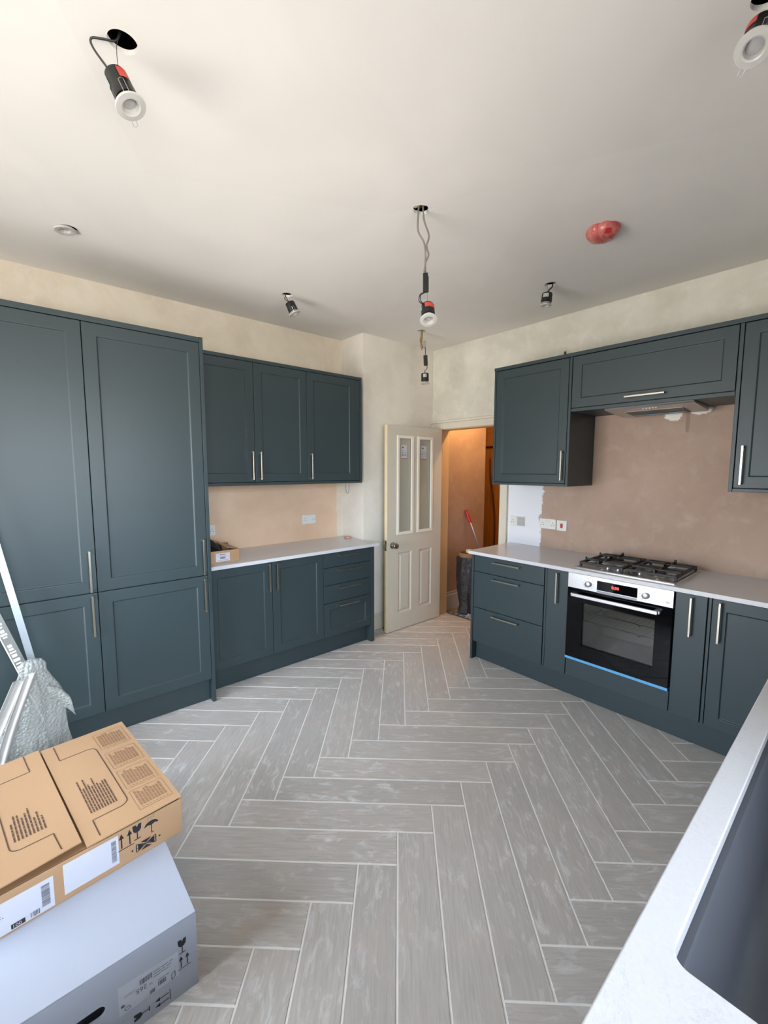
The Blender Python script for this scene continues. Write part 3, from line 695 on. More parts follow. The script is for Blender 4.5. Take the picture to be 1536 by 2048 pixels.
for z_ in (.56, .625):
    k = MB(); y = .04
    k.tube(spl([(cx0+.01, y, z_), (cx0+.1, y, z_), (cx0+.12, y, z_-.012), (cx0+.14, y, z_-.001), (cx1-.14, y, z_-.001), (cx1-.12, y, z_-.012), (cx1-.1, y, z_), (cx1-.01, y, z_)], 4), .004, 6)
    k.tube([(cx0+.01, .40, z_), (cx1-.01, .40, z_)], .003, 6)
    for i in range(15): x_ = cx0+.03+i*(cx1-cx0-.06)/14; k.tube([(x_, y, z_), (x_, .40, z_)], .0015, 5)
    k.build('wire_rack', chrome_m, ov, smooth=True)

# ------------------------------------------------------------ hob
hb = thing('gas_hob', 'four-burner stainless steel gas hob with black pan supports', 'hob', (-1.025, 3.125, .911))
m = MB(); seq = []
for e, z in ((0, 0), (0, .004), (.004, .009), (.018, .010), (.024, .007)): seq.append([(a, b_, z) for a, b_ in rrect(-.300+e, .300-e, -.255+e, .255-e, .012, 5)])
n = len(seq[0]); vs = [p for q in seq for p in q]; fs = [(j*n+i, j*n+(i+1) % n, (j+1)*n+(i+1) % n, (j+1)*n+i) for j in range(4) for i in range(n)]+[tuple(range(4*n, 5*n)), tuple(range(n))[::-1]]
m.add(vs, fs); m.build('tray', steel_m, hb, smooth=True)
for bx, by, br_ in ((-.165, -.105, .036), (-.165, .125, .046), (.165, -.105, .046), (.165, .125, .036)):
    q = MB().lathe([(br_+.018, .0072), (br_+.016, .012), (br_, .014), (br_, .022)], 28, Matrix.Translation((bx, by, 0))).build('burner', nickel_m, hb, smooth=True)
    MB().lathe([(br_-.003, .0225), (br_-.003, .028), (br_-.008, .031), (.004, .032)], 28, Matrix.Translation((bx, by, 0))).build('burner_cap', chrome_m if br_ < .04 else iron_m, q, smooth=True)
for sx_ in (-1, 1):
    k = MB(); x0, x1 = sorted((sx_*.012, sx_*.286)); y0, y1 = -.19, .225; z0, z1 = .024, .038; t_ = .0085
    k.box(x0, x1, y0-t_, y0+t_, z0, z1); k.box(x0, x1, y1-t_, y1+t_, z0, z1); k.box(x0-.001, x0+2*t_, y0, y1, z0, z1); k.box(x1-2*t_, x1+.001, y0, y1, z0, z1)
    ym = .012; k.box(x0, x1, ym-t_, ym+t_, z0, z1)
    for bx, by in ((sx_*.165, -.105), (sx_*.165, .125)):
        for ax in (0, 1):
            for s in (-1, 1):
                if ax == 0:
                    e = x0 if s < 0 else x1; a, b_ = sorted((e, bx+s*.03)); k.box(a, b_, by-.006, by+.006, .036, .050)
                    k.box(e-.005 if s > 0 else e, e if s > 0 else e+.005, by-.008, by+.008, .026, .057)
                else:
                    e = {(-1, -.105): y0, (1, -.105): ym, (-1, .125): ym, (1, .125): y1}[(s, by)]; a, b_ = sorted((e, by+s*.03)); k.box(bx-.006, bx+.006, a, b_, .036, .050)
                    k.box(bx-.006, bx+.006, e-.008, e+.008, .026, .060)
    for x_ in (x0+.006, x1-.006):
        for y_ in (y0, y1): k.box(x_-.007, x_+.007, y_-.007, y_+.007, .0072, .03)
    k.build('pan_support', iron_m, hb, bevel=.0012)
for x_ in (-.115, -.052, .015, .077):
    q = MB().lathe([(.021, .0072), (.020, .011), (.014, .013), (.012, .030), (.011, .032)], 24, Matrix.Translation((x_, -.152, 0))).build('knob', steel_m, hb, smooth=True)

# ------------------------------------------------------------ extractor
ex = thing('extractor_hood', 'slim silver extractor under the lift-up cabinet', 'extractor', (-.995, 3.04, 1.979))
m = MB(); m.add([(-.252, .012, -.012), (.252, .012, -.012), (.252, 0, 0), (-.252, 0, 0), (-.252, .33, -.034), (.252, .33, -.034), (.252, .33, 0), (-.252, .33, 0)], [(0, 1, 2, 3), (0, 4, 5, 1), (4, 7, 6, 5), (0, 3, 7, 4), (1, 5, 6, 2), (2, 6, 7, 3)])
m.build('body', steel_m, ex, bevel=.002)
def hz(y): return -.012-(y-.012)/.318*.022
m = MB()
for (x0, x1, y0, y1, e) in ((-.165, .165, .12, .30, .003),): m.add([(x0, y0, hz(y0)-e), (x1, y0, hz(y0)-e), (x1, y1, hz(y1)-e), (x0, y1, hz(y1)-e), (x0, y0, hz(y0)), (x1, y0, hz(y0)), (x1, y1, hz(y1)), (x0, y1, hz(y1))], [(0, 1, 2, 3), (0, 4, 5, 1), (1, 5, 6, 2), (2, 6, 7, 3), (3, 7, 4, 0)])
m.build('filter', gray_m, ex)
m = MB(); y0, y1, e = .24, .275, .005; m.add([(-.15, y0, hz(y0)-e), (.15, y0, hz(y0)-e), (.15, y1, hz(y1)-e), (-.15, y1, hz(y1)-e)], [(0, 1, 2, 3)]); m.build('film_strip', bluef_m, ex)
for i in range(5): MB().lathe([(.005, 0), (.005, .004), (.003, .005)], 12, axisM((-.032+i*.018, .055, hz(.055)), (0, -.06, -1))).build('button', whitep_m, ex, smooth=True)
tag(MB().tube([(-1.705, 3.38, 2.3885), (-1.705, 3.38, 2.47), (-1.705, 3.38, 2.50)], [.012, .012, .008], 12).build('pipe_stub', copper_m, None, smooth=True), 'short brown pipe end sticking up above the far wall cabinets', 'pipe')

# ------------------------------------------------------------ sockets
def socket(label, M, wdt=.146, kind='double', group='sockets and switches on the walls'):
    r = bpy.data.objects.new('cooker_switch' if kind == 'switch' else 'wall_socket', None); COL.objects.link(r); r.matrix_world = M; tag(r, label, 'switch' if kind == 'switch' else 'socket', group)
    MB().box(-wdt/2, wdt/2, -.009, -.0006, -.043, .043).build('plate', whitep_m, r, bevel=.003)
    if kind == 'switch': MB().box(-.010, .010, -.0125, -.009, -.020, .018).build('rocker', red_m, r, bevel=.001)['label'] = 'red rocker switch'
    else:
        k = MB()
        for sx_ in ((-1, 1) if kind == 'double' else (-1,)):
            cx_ = sx_*.045; k.box(cx_-.002, cx_+.002, -.0096, -.009, .004, .013); k.box(cx_-.014, cx_-.008, -.0096, -.009, -.012, -.007); k.box(cx_+.008, cx_+.014, -.0096, -.009, -.012, -.007)
        k.build('pin_slots', screwd_m, r)['kind'] = 'stuff'
        for sx_ in ((-1, 1) if kind == 'double' else (-1,)): MB().box(sx_*.015-.006, sx_*.015+.006, -.0115, -.009, .016, .032).build('rocker', whitep_m, r, bevel=.001)
    if kind == 'half': MB().box(.0, .070, -.012, -.009, -.038, .038).build('cover_plate', plain('grey_plate', (176, 174, 172), .5), r, bevel=.001)['label'] = 'grey blank half'
    return r
def farM(x, z): return frameM(Vector((x, YB, z)), Vector((1, 0, 0)), Vector((0, 1, 0)), Vector((0, 0, 1)))
def leftM(y, z): return frameM(Vector((XW, y, z)), Vector((0, 1, 0)), Vector((-1, 0, 0)), Vector((0, 0, 1)))
socket('socket with a grey blank half on the white patch beside the doorway', farM(-2.112, 1.113), kind='half')
socket('white double socket next to the red-rocker cooker switch', farM(-1.824, 1.116))
socket('white square cooker switch with a red rocker left of the hob', farM(-1.700, 1.112), .086, 'switch')
socket('white double socket in the middle of the pink plaster over the left worktop', leftM(2.112, 1.108))
socket('white double socket partly hidden behind the tall cabinet, above the small carton', leftM(1.165, 1.085))
# loose wire and plaster crumb in the alcove
tag(MB().tube(spl([(-3.30, 2.40, 1.450), (-3.31, 2.405, 1.40), (-3.33, 2.43, 1.355), (-3.36, 2.46, 1.345), (-3.37, 2.485, 1.36), (-3.37, 2.49, 1.451)]), .0016, 6).build('loose_wire', darkw_m, None, smooth=True), 'thin loose wire looping below the left wall cabinets by the corner', 'wire')
m = MB(); wobble(m, [(.022, 0, 0, 0), (.03, .008, 0, 0), (.022, .017, 0, 0), (.008, .022, 0, 0)], 18, .5, 2.5, 1.3, 1, 5); o = m.build('plaster_crumb', plain('pink_plaster', (206, 164, 140), .8), None, smooth=True, loc=(-3.33, 2.44, .911))
tag(o, 'small pink plaster crumb at the corner end of the left worktop', 'plaster')

# small carton on the left worktop
sc_ = thing('small_carton', 'small open brown carton with a white label on the left worktop', 'box', (-3.02, .985, .911), LR)
t_ = .004; W_, D_, H_ = .252, .20, .088
m = MB(); m.box(0, W_, 0, t_, .001, H_); m.box(0, W_, D_-t_, D_, .001, H_); m.box(0, t_, t_, D_-t_, .001, H_); m.box(W_-t_, W_, t_, D_-t_, .001, H_); m.box(t_, W_-t_, t_, D_-t_, .001, .006)
m.build('body', card_m, sc_, bevel=.001)
m = MB(); m.add([(W_, 0, H_), (W_, D_, H_), (W_-.13, D_-.01, H_+.055), (W_-.09, .0, H_+.018)], [(0, 1, 2, 3)]); m.add([(0, D_, H_), (W_, D_, H_), (W_-.02, D_-.04, H_+.03), (.02, D_-.04, H_+.03)], [(0, 1, 2, 3)])
q = m.build('flap', card_m, sc_); so = q.modifiers.new('solid', 'SOLIDIFY'); so.thickness = .003
m = MB(); m.add([(.02, .01, H_+.003), (.135, .012, H_-.002), (.15, .07, H_+.02), (.085, .11, H_+.075), (.02, .12, H_+.06)], [(0, 1, 2, 3, 4)]); q = m.build('dark_flap_inside', blackp_m, sc_); so = q.modifiers.new('solid', 'SOLIDIFY'); so.thickness = .002  # added black sheet, its colour stands in for the open flap's dark inside
q = MB().box(.082, .182, -.0012, -.0004, .013, .071).build('paper_label', paper_m, sc_)
k = MB(); k.box(.11, .152, -.002, -.0013, .058, .063)
for i in range(14): k.box(.112+i*.0027, .1132+i*.0027+(i % 3)*.0004, -.002, -.0013, .030, .045)
k.box(.10, .165, -.002, -.0013, .020, .022); k.box(.09, .172, -.002, -.0013, .049, .0498); k.build('printing', inkg_m, q)

# ------------------------------------------------------------ cartons in the left foreground
# handling marks drawn in a plane: M maps (x right, y up, z out)
def poly(mb, pts): mb.add([(a, b, 0) for a, b in pts], [tuple(range(len(pts)))])
def bar(mb, x0, y0, x1, y1, wd):
    d = Vector((x1-x0, y1-y0)).normalized(); n = Vector((-d.y, d.x))*wd/2
    poly(mb, [(x0+n.x, y0+n.y), (x0-n.x, y0-n.y), (x1-n.x, y1-n.y), (x1+n.x, y1+n.y)])
def arrows(mb, s=1):
    for x_ in (0, .026): bar(mb, x_*s, 0, x_*s, .04*s, .0042*s); poly(mb, [(x_*s-.0085*s, .035*s), (x_*s+.0085*s, .035*s), (x_*s, .055*s)])
    bar(mb, -.012*s, -.005*s, .038*s, -.005*s, .003*s)
def goblet(mb, s=1):
    poly(mb, [(-.015*s, .055*s), (-.013*s, .034*s), (-.006*s, .026*s), (.006*s, .026*s), (.013*s, .034*s), (.015*s, .055*s), (.005*s, .055*s), (0, .046*s), (-.004*s, .055*s)])
    bar(mb, 0, .002*s, 0, .028*s, .0035*s); bar(mb, -.011*s, 0, .011*s, 0, .0035*s)
def brolly(mb, s=1):
    poly(mb, [(.024*s*math.cos(a*PI/10), .03*s+.018*s*math.sin(a*PI/10)) for a in range(11)]+[(-.012*s, .034*s), (0, .03*s), (.012*s, .034*s)])
    bar(mb, 0, 0, 0, .032*s, .003*s); bar(mb, 0, 0, .008*s, .002*s, .003*s)
    for i in range(3): bar(mb, (-.012+i*.010)*s, .056*s, (-.009+i*.010)*s, .064*s, .0014*s)
def barcode(mb, x0, y0, wd, h, n, horiz=False, seed=1):
    rn = random.Random(seed); x = 0
    while x < wd:
        b = rn.choice((.0009, .0016, .0024))
        if horiz: poly(mb, [(x0, y0+x), (x0+h, y0+x), (x0+h, y0+x+b), (x0, y0+x+b)])
        else: poly(mb, [(x0+x, y0), (x0+x+b, y0), (x0+x+b, y0+h), (x0+x, y0+h)])
        x += b+rn.choice((.0009, .0016))
def lines(mb, x0, y0, wd, h, n, rn, th=.5, mn=.5):      # rows of illegible small print
    for i in range(n):
        y = y0+h*(i+.5)/n; L = wd*rn.uniform(mn, 1); x = x0
        while x < x0+L:
            b = min(rn.uniform(.008, .022), x0+L-x); 
            if b > .002: poly(mb, [(x, y-h/n*th/2), (x+b, y-h/n*th/2), (x+b, y+h/n*th/2), (x, y+h/n*th/2)])
            x += b+.0022

# white box: front faces +x, local x = from right corner along -y
wb = thing('white_carton', 'large white cardboard box on the floor under the brown carton', 'box', (-1.263, .346, 0), -LR)
# local frame (rot -90): local x -> world -y, local y -> world -x? (rot -90: x->(0,-1), y->(1,0)); depth runs along local -y
Wd, Dp, Hh = .78, .70, .239
m = MB(); slot = (.238, .335, .110, .142)
m.box(0, Wd, -Dp, -Dp+.006, 0, Hh); m.box(0, .006, -Dp+.006, -.006, 0, Hh); m.box(Wd-.006, Wd, -Dp+.006, -.006, 0, Hh); m.box(.006, Wd-.006, -Dp+.006, -.006, .001, .006)
m.box(0, Wd, -Dp, 0, Hh, Hh+.004)
m.build('body', wcard_m, wb, bevel=.0015)
# front wall with a round-ended hand hole
bm = bmesh.new(); inner = [(a, b_) for a, b_ in rrect(slot[0], slot[1], slot[2], slot[3], .0155, 6)]; outer = [(0, 0), (Wd, 0), (Wd, Hh), (0, Hh)]
prev = None
for y in (0, -.006):
    a = [bm.verts.new((p[0], y, p[1])) for p in outer]; b = [bm.verts.new((p[0], y, p[1])) for p in inner]
    bmesh.ops.triangle_fill(bm, use_beauty=True, edges=[bm.edges.new((a[i-1], a[i])) for i in range(4)]+[bm.edges.new((b[i-1], b[i])) for i in range(len(b))])
    if prev:
        for P, Q in ((prev[0], a), (prev[1], b)):
            for i in range(len(P)): bm.faces.new((P[i-1], P[i], Q[i], Q[i-1]))
    prev = (a, b)
bmesh.ops.recalc_face_normals(bm, faces=bm.faces); me = bpy.data.meshes.new('front_wall'); bm.to_mesh(me); bm.free(); me.materials.append(wcard_m)
o = bpy.data.objects.new('front_wall', me); COL.objects.link(o); o.parent = wb
# marks: mark frame on the front: right = +world y = -local x ; origin right-bottom corner
WM = frameM(Vector((0, .0006, 0)), Vector((-1, 0, 0)), Vector((0, 0, 1)), Vector((0, 1, 0)))
def onW(y, z): return WM @ Matrix.Translation((y-.346, z, 0))
k = MB(); k.M = onW(.304, .137); goblet(k, .8); k.M = onW(.299, .090); arrows(k, .68)
k.M = onW(.262, .022) @ Matrix.Rotation(PI/2, 4, 'Z'); arrows(k, .68); k.M = onW(.210, .034) @ Matrix.Rotation(PI/2, 4, 'Z'); goblet(k, .7)
k.build('printed_marks', inkb_m, wb)
pl_ = MB(); pl_.M = onW(0, 0) @ Matrix.Translation((0, 0, -.0003)); poly(pl_, [(.138, .072), (.292, .072), (.292, .150), (.138, .160)]); pl = pl_.build('paper_label', plain('pale_label', (184, 189, 201), .5), wb)
k = MB(); k.M = onW(0, 0) @ Matrix.Translation((0, 0, .0004))
barcode(k, .190, .126, .032, .016, 0, seed=3); barcode(k, .236, .084, .020, .014, 0, seed=5); barcode(k, .214, .076, .014, .012, 0, seed=7)
rn = random.Random(5); lines(k, .225, .118, .055, .024, 3, rn, .22); lines(k, .150, .118, .035, .008, 2, rn, .2); lines(k, .236, .100, .03, .006, 1, rn, .3)
plate_pts = [(.272, .074), (.281, .078), (.281, .096), (.272, .092)]
for i in range(4): a, b = plate_pts[i-1], plate_pts[i]; bar(k, a[0], a[1], b[0], b[1], .0022)
for i in range(12): a, b = 2*PI*i/12, 2*PI*(i+1)/12; bar(k, .158+.007*math.cos(a), .084+.005*math.sin(a), .158+.007*math.cos(b), .084+.005*math.sin(b), .0015)
poly(k, [(.143, .094), (.151, .094), (.151, .101), (.143, .101)])
k.M = onW(.208, .118) @ Matrix.Rotation(PI, 4, 'Z') @ Matrix.Translation((0, 0, .0004)); text_mesh(k, '265', .019, Matrix.Identity(4))
k.M = onW(.222, .112) @ Matrix.Rotation(PI, 4, 'Z') @ Matrix.Translation((0, 0, .0004)); text_mesh(k, 'W', .009, Matrix.Identity(4)); 
k.build('printing', inkg_m, pl)

# brown carton on top
ang = math.atan2(-.99455, .10427)
bc = thing('brown_carton', 'flat brown cardboard carton with printed flaps on the white box', 'box', (-1.596, .405, Hh+.0045), ang)
# local x = e1 (towards camera-left along the front), local y = ccw perpendicular; depth is local -y
t_ = .005; BW, BD, BH = .600, .684, .134
m = MB(); m.box(0, BW, -t_, 0, 0, BH-.006); m.box(0, BW, -BD, -BD+t_, 0, BH); m.box(0, t_, -BD+t_, -t_, 0, BH); m.box(BW-t_, BW, -BD+t_, -t_, 0, BH); m.box(t_, BW-t_, -BD+t_, -t_, 0, .005)
m.build('body', card_m, bc, bevel=.0015)
def flap(name, pts, n=14):     # pts: 4 corners (x,y,z) quad, bilinear with a gentle warp
    vs = []; fs = []
    A, B, C_, D = [Vector(p) for p in pts]
    for i in range(n+1):
        for j in range(n+1):
            u, v_ = i/n, j/n; p = A*(1-u)*(1-v_)+B*u*(1-v_)+C_*u*v_+D*(1-u)*v_; p.z += .0035*math.sin(u*PI)*math.sin(v_*PI)*(1 if name == 'R' else -1); vs.append(p)
    fs = [(i*(n+1)+j, (i+1)*(n+1)+j, (i+1)*(n+1)+j+1, i*(n+1)+j+1) for i in range(n) for j in range(n)]
    m = MB(); m.add(vs, fs); o = m.build('flap', card_m, bc); s = o.modifiers.new('solid', 'SOLIDIFY'); s.thickness = .004; s.offset = -1; return o
RQ = [(-.001, .001, BH+.005), (.292, .010, BH+.010), (.303, -BD, BH+.008), (-.001, -BD, BH+.005)]
LQ = [(.300, -.022, BH+.014), (BW+.001, .012, BH+.024), (BW+.001, -BD, BH+.006), (.309, -BD-.012, BH+.010)]
flR = flap('R', RQ); flL = flap('L', LQ)
# dark inner flaps under the gap
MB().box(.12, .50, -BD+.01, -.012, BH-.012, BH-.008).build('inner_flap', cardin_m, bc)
# print on flaps: mark coordinates (s along front, d depth) lifted onto the flap surface
def flapz(Q, s, d, sg):
    A, B, C_, D = [Vector(p) for p in Q]
    u = v_ = .5
    for _ in range(12):
        p = A*(1-u)*(1-v_)+B*u*(1-v_)+C_*u*v_+D*(1-u)*v_; du = (B-A)*(1-v_)+(C_-D)*v_; dv = (D-A)*(1-u)+(C_-B)*u
        ex_, ey = s-p.x, -d-p.y; det = du.x*dv.y-du.y*dv.x; u += (ex_*dv.y-ey*dv.x)/det; v_ += (du.x*ey-du.y*ex_)/det
    return p.z+.0035*math.sin(u*PI)*math.sin(v_*PI)*sg+.0009
class SB(MB):
    def __init__(s, Q, sg): super().__init__(); s.Q = Q; s.sg = sg
    def put(s):
        s.v = [(a, -b, flapz(s.Q, a, b, s.sg)) for a, b, c in s.v]; return s
def pline(mb, pts, wd):
    for i in range(len(pts)-1):
        a, b = Vector(pts[i]), Vector(pts[i+1]); n = max(1, int((b-a).length/.04))
        for j in range(n): p, q = a+(b-a)*j/n, a+(b-a)*(j+1)/n; bar(mb, p.x, p.y, q.x, q.y, wd)
def arc(cx_, cy_, r, a0, a1, n=5): return [(cx_+r*math.cos(a0+(a1-a0)*i/n), cy_+r*math.sin(a0+(a1-a0)*i/n)) for i in range(n+1)]
k = SB(RQ, 1)
pline(k, [(.262, .672), (.262, .548), (.175, .548)]+arc(.170, .518, .03, PI/2, PI)+arc(.170, .128, .03, PI, 1.5*PI)+[(.175, .098), (.252, .098), (.252, .01)], .0035)
rn = random.Random(8)
def rows(mb, s0, s1, d0, d1, n, th, rnd, mn=.55, align=0):    # rows run along depth
    for i in range(n):
        s = s0+(s1-s0)*(i+.5)/n; L = (d1-d0)*rnd.uniform(mn, 1); a = d0 if align == 0 else d0; x = a
        while x < a+L-.004:
            b = min(rnd.uniform(.012, .035), a+L-x); q = (s1-s0)/n*th/2; poly(mb, [(s-q, x), (s+q, x), (s+q, x+b), (s-q, x+b)]); x += b+.003
rows(k, .165, .250, .135, .365, 10, .5, rn, .6); k.put().build('printing', ink_m, flR)
k = SB(RQ, 1)
for d0, d1 in ((.032, .152), (.172, .305), (.330, .462), (.500, .645)):
    pline(k, [(.016, d0), (.126, d0), (.126, d1), (.016, d1), (.016, d0)], .0014); rows(k, .026, .118, d0+.022, d1-.008, 9, .62, rn, .75)
    for i in range(8): s = .028+i*.0115; poly(k, [(s, d0+.008), (s+.006, d0+.008), (s+.006, d0+.012), (s, d0+.012)])
k.put().build('printing', inkl_m, flR)
k = SB(LQ, -1)
pline(k, [(.360, .690), (.357, .555), (.56, .545)], .0035); pline(k, [(.56, .46), (.468, .40), (.462, .150)]+arc(.436, .150, .026, 0, -PI/2)+[(.355, .124), (.350, .03)], .0035)
rows(k, .362, .450, .170, .36, 9, .45, rn, .35); k.put().build('printing', ink_m, flL)
# front marks: right = -local x ; origin at right corner, z local
BM = frameM(Vector((0, .0008, 0)), Vector((-1, 0, 0)), Vector((0, 0, 1)), Vector((0, 1, 0)))
def onB(s, z): return BM @ Matrix.Translation((-s, z-(Hh+.0045), 0))
k = MB(); k.M = onB(.196, .308); arrows(k, .95); k.M = onB(.148, .312); goblet(k, .95); k.M = onB(.103, .306); brolly(k, .95)
k.M = onB(.122, .278)
for s in (-1, 1): bar(k, -.03, s*.014-.0, .03, -s*.014, .0025)
bar(k, -.032, -.002, .034, .004, .0016)
for s in (-1, 1): poly(k, [(s*.026, -.012), (s*.026, .012), (s*.006, .0005)]); bar(k, s*.031, -.014, s*.031, .014, .0028); poly(k, [(s*.044, -.004), (s*.048, 0), (s*.044, .004), (s*.040, 0)])
for s in (-1, 1): poly(k, [(-.018, s*.016), (.018, s*.016), (0, s*.004)])
k.build('printed_marks', inkb_m, bc)
def lab(s0, s1, z0, z1, sl=0):
    q = MB(); q.M = onB(0, 0) @ Matrix.Translation((0, 0, -.0003)); poly(q, [(-s1, z0-(0)), (-s0, z0+sl), (-s0, z1+sl), (-s1, z1)]); return q.build('paper_label', paper_m, bc)
l1 = lab(.205, .355, .262, .362); k = MB(); k.M = onB(0, 0) @ Matrix.Translation((0, 0, .0005)); barcode(k, -.226, .276, .074, .014, 0, True, 4); k.build('printing', inkg_m, l1)
l2 = lab(.380, .560, .250, .348); k = MB(); k.M = onB(0, 0) @ Matrix.Translation((0, 0, .0005)); barcode(k, -.410, .266, .068, .020, 0, True, 9); barcode(k, -.438, .254, .022, .016, 0, False, 2)
rn = random.Random(2); lines(k, -.545, .300, .05, .02, 3, rn, .3); k.build('printing', inkg_m, l2)
k = MB(); k.M = onB(0, 0) @ Matrix.Translation((0, 0, .0006)); poly(k, [(-.482, .2535), (-.450, .2535), (-.450, .268), (-.482, .268)]); k.build('printing', inkb_m, l2)
k = MB(); k.M = onB(.480, .2555) @ Matrix.Translation((0, 0, .0010)); text_mesh(k, '100', .0145, Matrix.Identity(4)); k.build('printing', paper_m, l2)

# ------------------------------------------------------------ bubble wrap bundle, metal strips
bw = thing('bubble_wrap_bundle', 'crumpled bundle of clear bubble wrap standing behind the cartons by the tall cabinets', 'bubble wrap', (-2.56, 0, 0))
m = MB(); pr = []
for z, w_, oy in ((.0, .15, -.02), (.1, .16, -.015), (.2, .155, -.01), (.3, .145, 0), (.38, .13, .01), (.46, .115, .025), (.53, .092, .03), (.58, .07, .03), (.62, .052, .03), (.65, .05, .03), (.675, .035, .03), (.682, .012, .03)):
    pr.append((w_, z, 0, oy))
wobble(m, pr, 72, .32, 3.2, .52, 1.0, 2); m.build('wrap', bub_m, bw, smooth=True)
def sheet(name, mat, f, n=22, mth=.0015):
    vs = [f(i/n, j/n) for i in range(n+1) for j in range(n+1)]; fs = [(i*(n+1)+j, (i+1)*(n+1)+j, (i+1)*(n+1)+j+1, i*(n+1)+j+1) for i in range(n) for j in range(n)]
    q = MB(); q.add(vs, fs); o = q.build(name, mat, bw, smooth=True); s = o.modifiers.new('solid', 'SOLIDIFY'); s.thickness = mth; return o
sheet('wrap_flap', bub_m, lambda u, v_: (.045+.012*math.sin(v_*5)+.01*u, .075+.085*u+.02*v_, .555-.11*v_-.075*u*u+.01*math.sin(v_*6)))
sheet('foam_strip', foam_m, lambda u, v_: (.10+.008*math.sin(u*7)+.01*math.sin(v_*9)+.02*v_, .045-.045*u-.19*v_-.01*math.sin(v_*4), .66-.60*v_-.02*u))
sheet('foam_strip', foam_m, lambda u, v_: (.085+.01*math.cos(u*6)+.015*v_, .0-.04*u-.24*v_, .62-.56*v_+.01*u))
def leaning(name, mat, P, d, w_, t_, L, parent=None):
    d = Vector(d).normalized(); n = Vector((1, 0, 0)); n = (n-d*n.dot(d)).normalized(); s = n.cross(d)
    m = MB(); m.M = frameM(Vector(P), s, -n, d); m.box(-w_/2, w_/2, -t_/2, t_/2, 0, L); return m, frameM(Vector(P), s, -n, d)
m, _ = leaning('', None, (-2.715, .132, .0), (-.06, -.16, 1), .030, .008, 1.95)
tag(m.build('metal_strip', plain('silver_trim', (196, 206, 214), .3, .7, .05, 40), None, bevel=.001), 'plain silver metal strip leaning behind the bubble wrap', 'metal strip')
m, FM = leaning('', None, (-2.70, .172, .0), (-.06, -.30, 1), .046, .012, 1.75)
st2 = thing('stamped_strip', 'silver strip with stamped white lettering leaning at the left edge', 'metal strip')
m.build('bar', plain('dull_grey_strip', (128, 130, 126), .4, .4, .08, 40), st2, bevel=.001)
m = MB(); m.M = FM; m.box(.0185, .0232, -.0075, .0055, .001, 1.75); m.build('bright_edge', plain('white_edge', (235, 232, 232), .3), st2)
k = MB(); k.M = FM; rn = random.Random(6); z = .55
while z < 1.5:
    h = rn.choice((.007, .010, .014)); wd = rn.choice((.012, .015, .010)); k.box(.003-wd/1.2, .003+wd/1.2, -.0072, -.006, z, z+h); z += h+rn.choice((.006, .008, .01))
    if rn.random() < .12: z += .03
k.build('lettering', plain('white_lettering', (240, 240, 236), .5), st2)

# ------------------------------------------------------------ ceiling fittings
bezel_m = plain('satin_white_rim', (186, 184, 180), .3)
def downlight(label, top, bez, tilt=(0, 0, 0), r=.032, R=.043, red=0, bezel=True, clips=True, sticker=True, L=None, name='downlight'):
    top, bez = Vector(top), Vector(bez); ax = (bez-top).normalized()+Vector(tilt); ax.normalize(); L = L or (bez-top).length
    o_ = bez-ax*L; t = bpy.data.objects.new(name, None); COL.objects.link(t); t.location = o_
    tag(t, label, 'spotlight', 'unfitted ceiling spotlights')
    # local z = ax ; choose x towards camera so stickers face it
    toc = (CAM-o_); x = (toc-ax*toc.dot(ax)).normalized(); Mx = frameM(Vector((0, 0, 0)), x, ax.cross(x), ax)
    m = MB(); m.M = Mx; m.lathe([(r*.55, 0), (r*.92, .003), (r, .010), (r, L*.55), (r*1.02, L*.56), (r*1.02, L-.020)], 32); m.build('body', blackp_m, t, smooth=True)
    if bezel:
        m = MB(); m.M = Mx; m.lathe([(r*.95, L-.004), (R*.98, L-.003), (R, L), (R*.96, L+.003), (R*.62, L+.0045), (R*.52, L+.002), (R*.46, L-.012), (r*.95, L-.016)], 40, cap=False); m.build('bezel', bezel_m, t, smooth=True)
        m = MB(); m.M = Mx; m.lathe([(R*.48, L-.0125), (R*.44, L-.011), (R*.15, L-.009)], 32); m.build('lens', plain('frosted_lens', (178, 176, 176), .25, .3, .1, 90), t, smooth=True)
    def patch(a0, a1, z0, z1, mat, nm, lb):
        vs = []; n = 10
        for i in range(n+1):
            a = a0+(a1-a0)*i/n
            for z in (z0, z1): vs.append((r*1.03*math.cos(a), -r*1.03*math.sin(a), z))
        m = MB(); m.M = Mx; m.add(vs, [(2*i, 2*i+2, 2*i+3, 2*i+1) for i in range(n)]); m.build(nm, mat, t)['label'] = lb
    if red: patch(red[0], red[1], .012, L*.42, redst_m, 'sticker', 'red sticker')
    if sticker: patch(sticker[0], sticker[1], .012, L*.45, silverst_m, 'sticker', 'silver sticker') if sticker is not True else patch(1.1, 1.6, .014, L*.5, silverst_m, 'sticker', 'silver sticker')
    if clips:
        for a in (-.25, PI-.25):
            c, s = math.cos(a), math.sin(a); p = lambda rr, tt, z: Mx @ Vector((rr*c-tt*s, rr*s+tt*c, z))
            m = MB()
            if a < 1: m.tube([p(r*1.05, -.007, L-.004), p(r*1.14, -.007, L*.55), p(r*1.18, 0, L*.52), p(r*1.14, .007, L*.55), p(r*1.05, .007, L-.004)], .0009, 6)
            else: m.tube([p(r*1.1, -.006, L-.002), p(R*1.25, -.006, L+.006), p(R*1.32, 0, L+.007), p(R*1.25, .006, L+.006), p(r*1.1, .006, L-.002)], .0007, 6)
            m.build('spring_clip', steel_m, t, smooth=True)
    return t, Mx, L
def wires(t, sets, mat=darkw_m, r=.0022, name='cable'):
    for s in sets:
        m = MB(); m.tube([Vector(p)-t.location for p in spl(s, 6)], r, 8); m.build(name, mat, t, smooth=True)
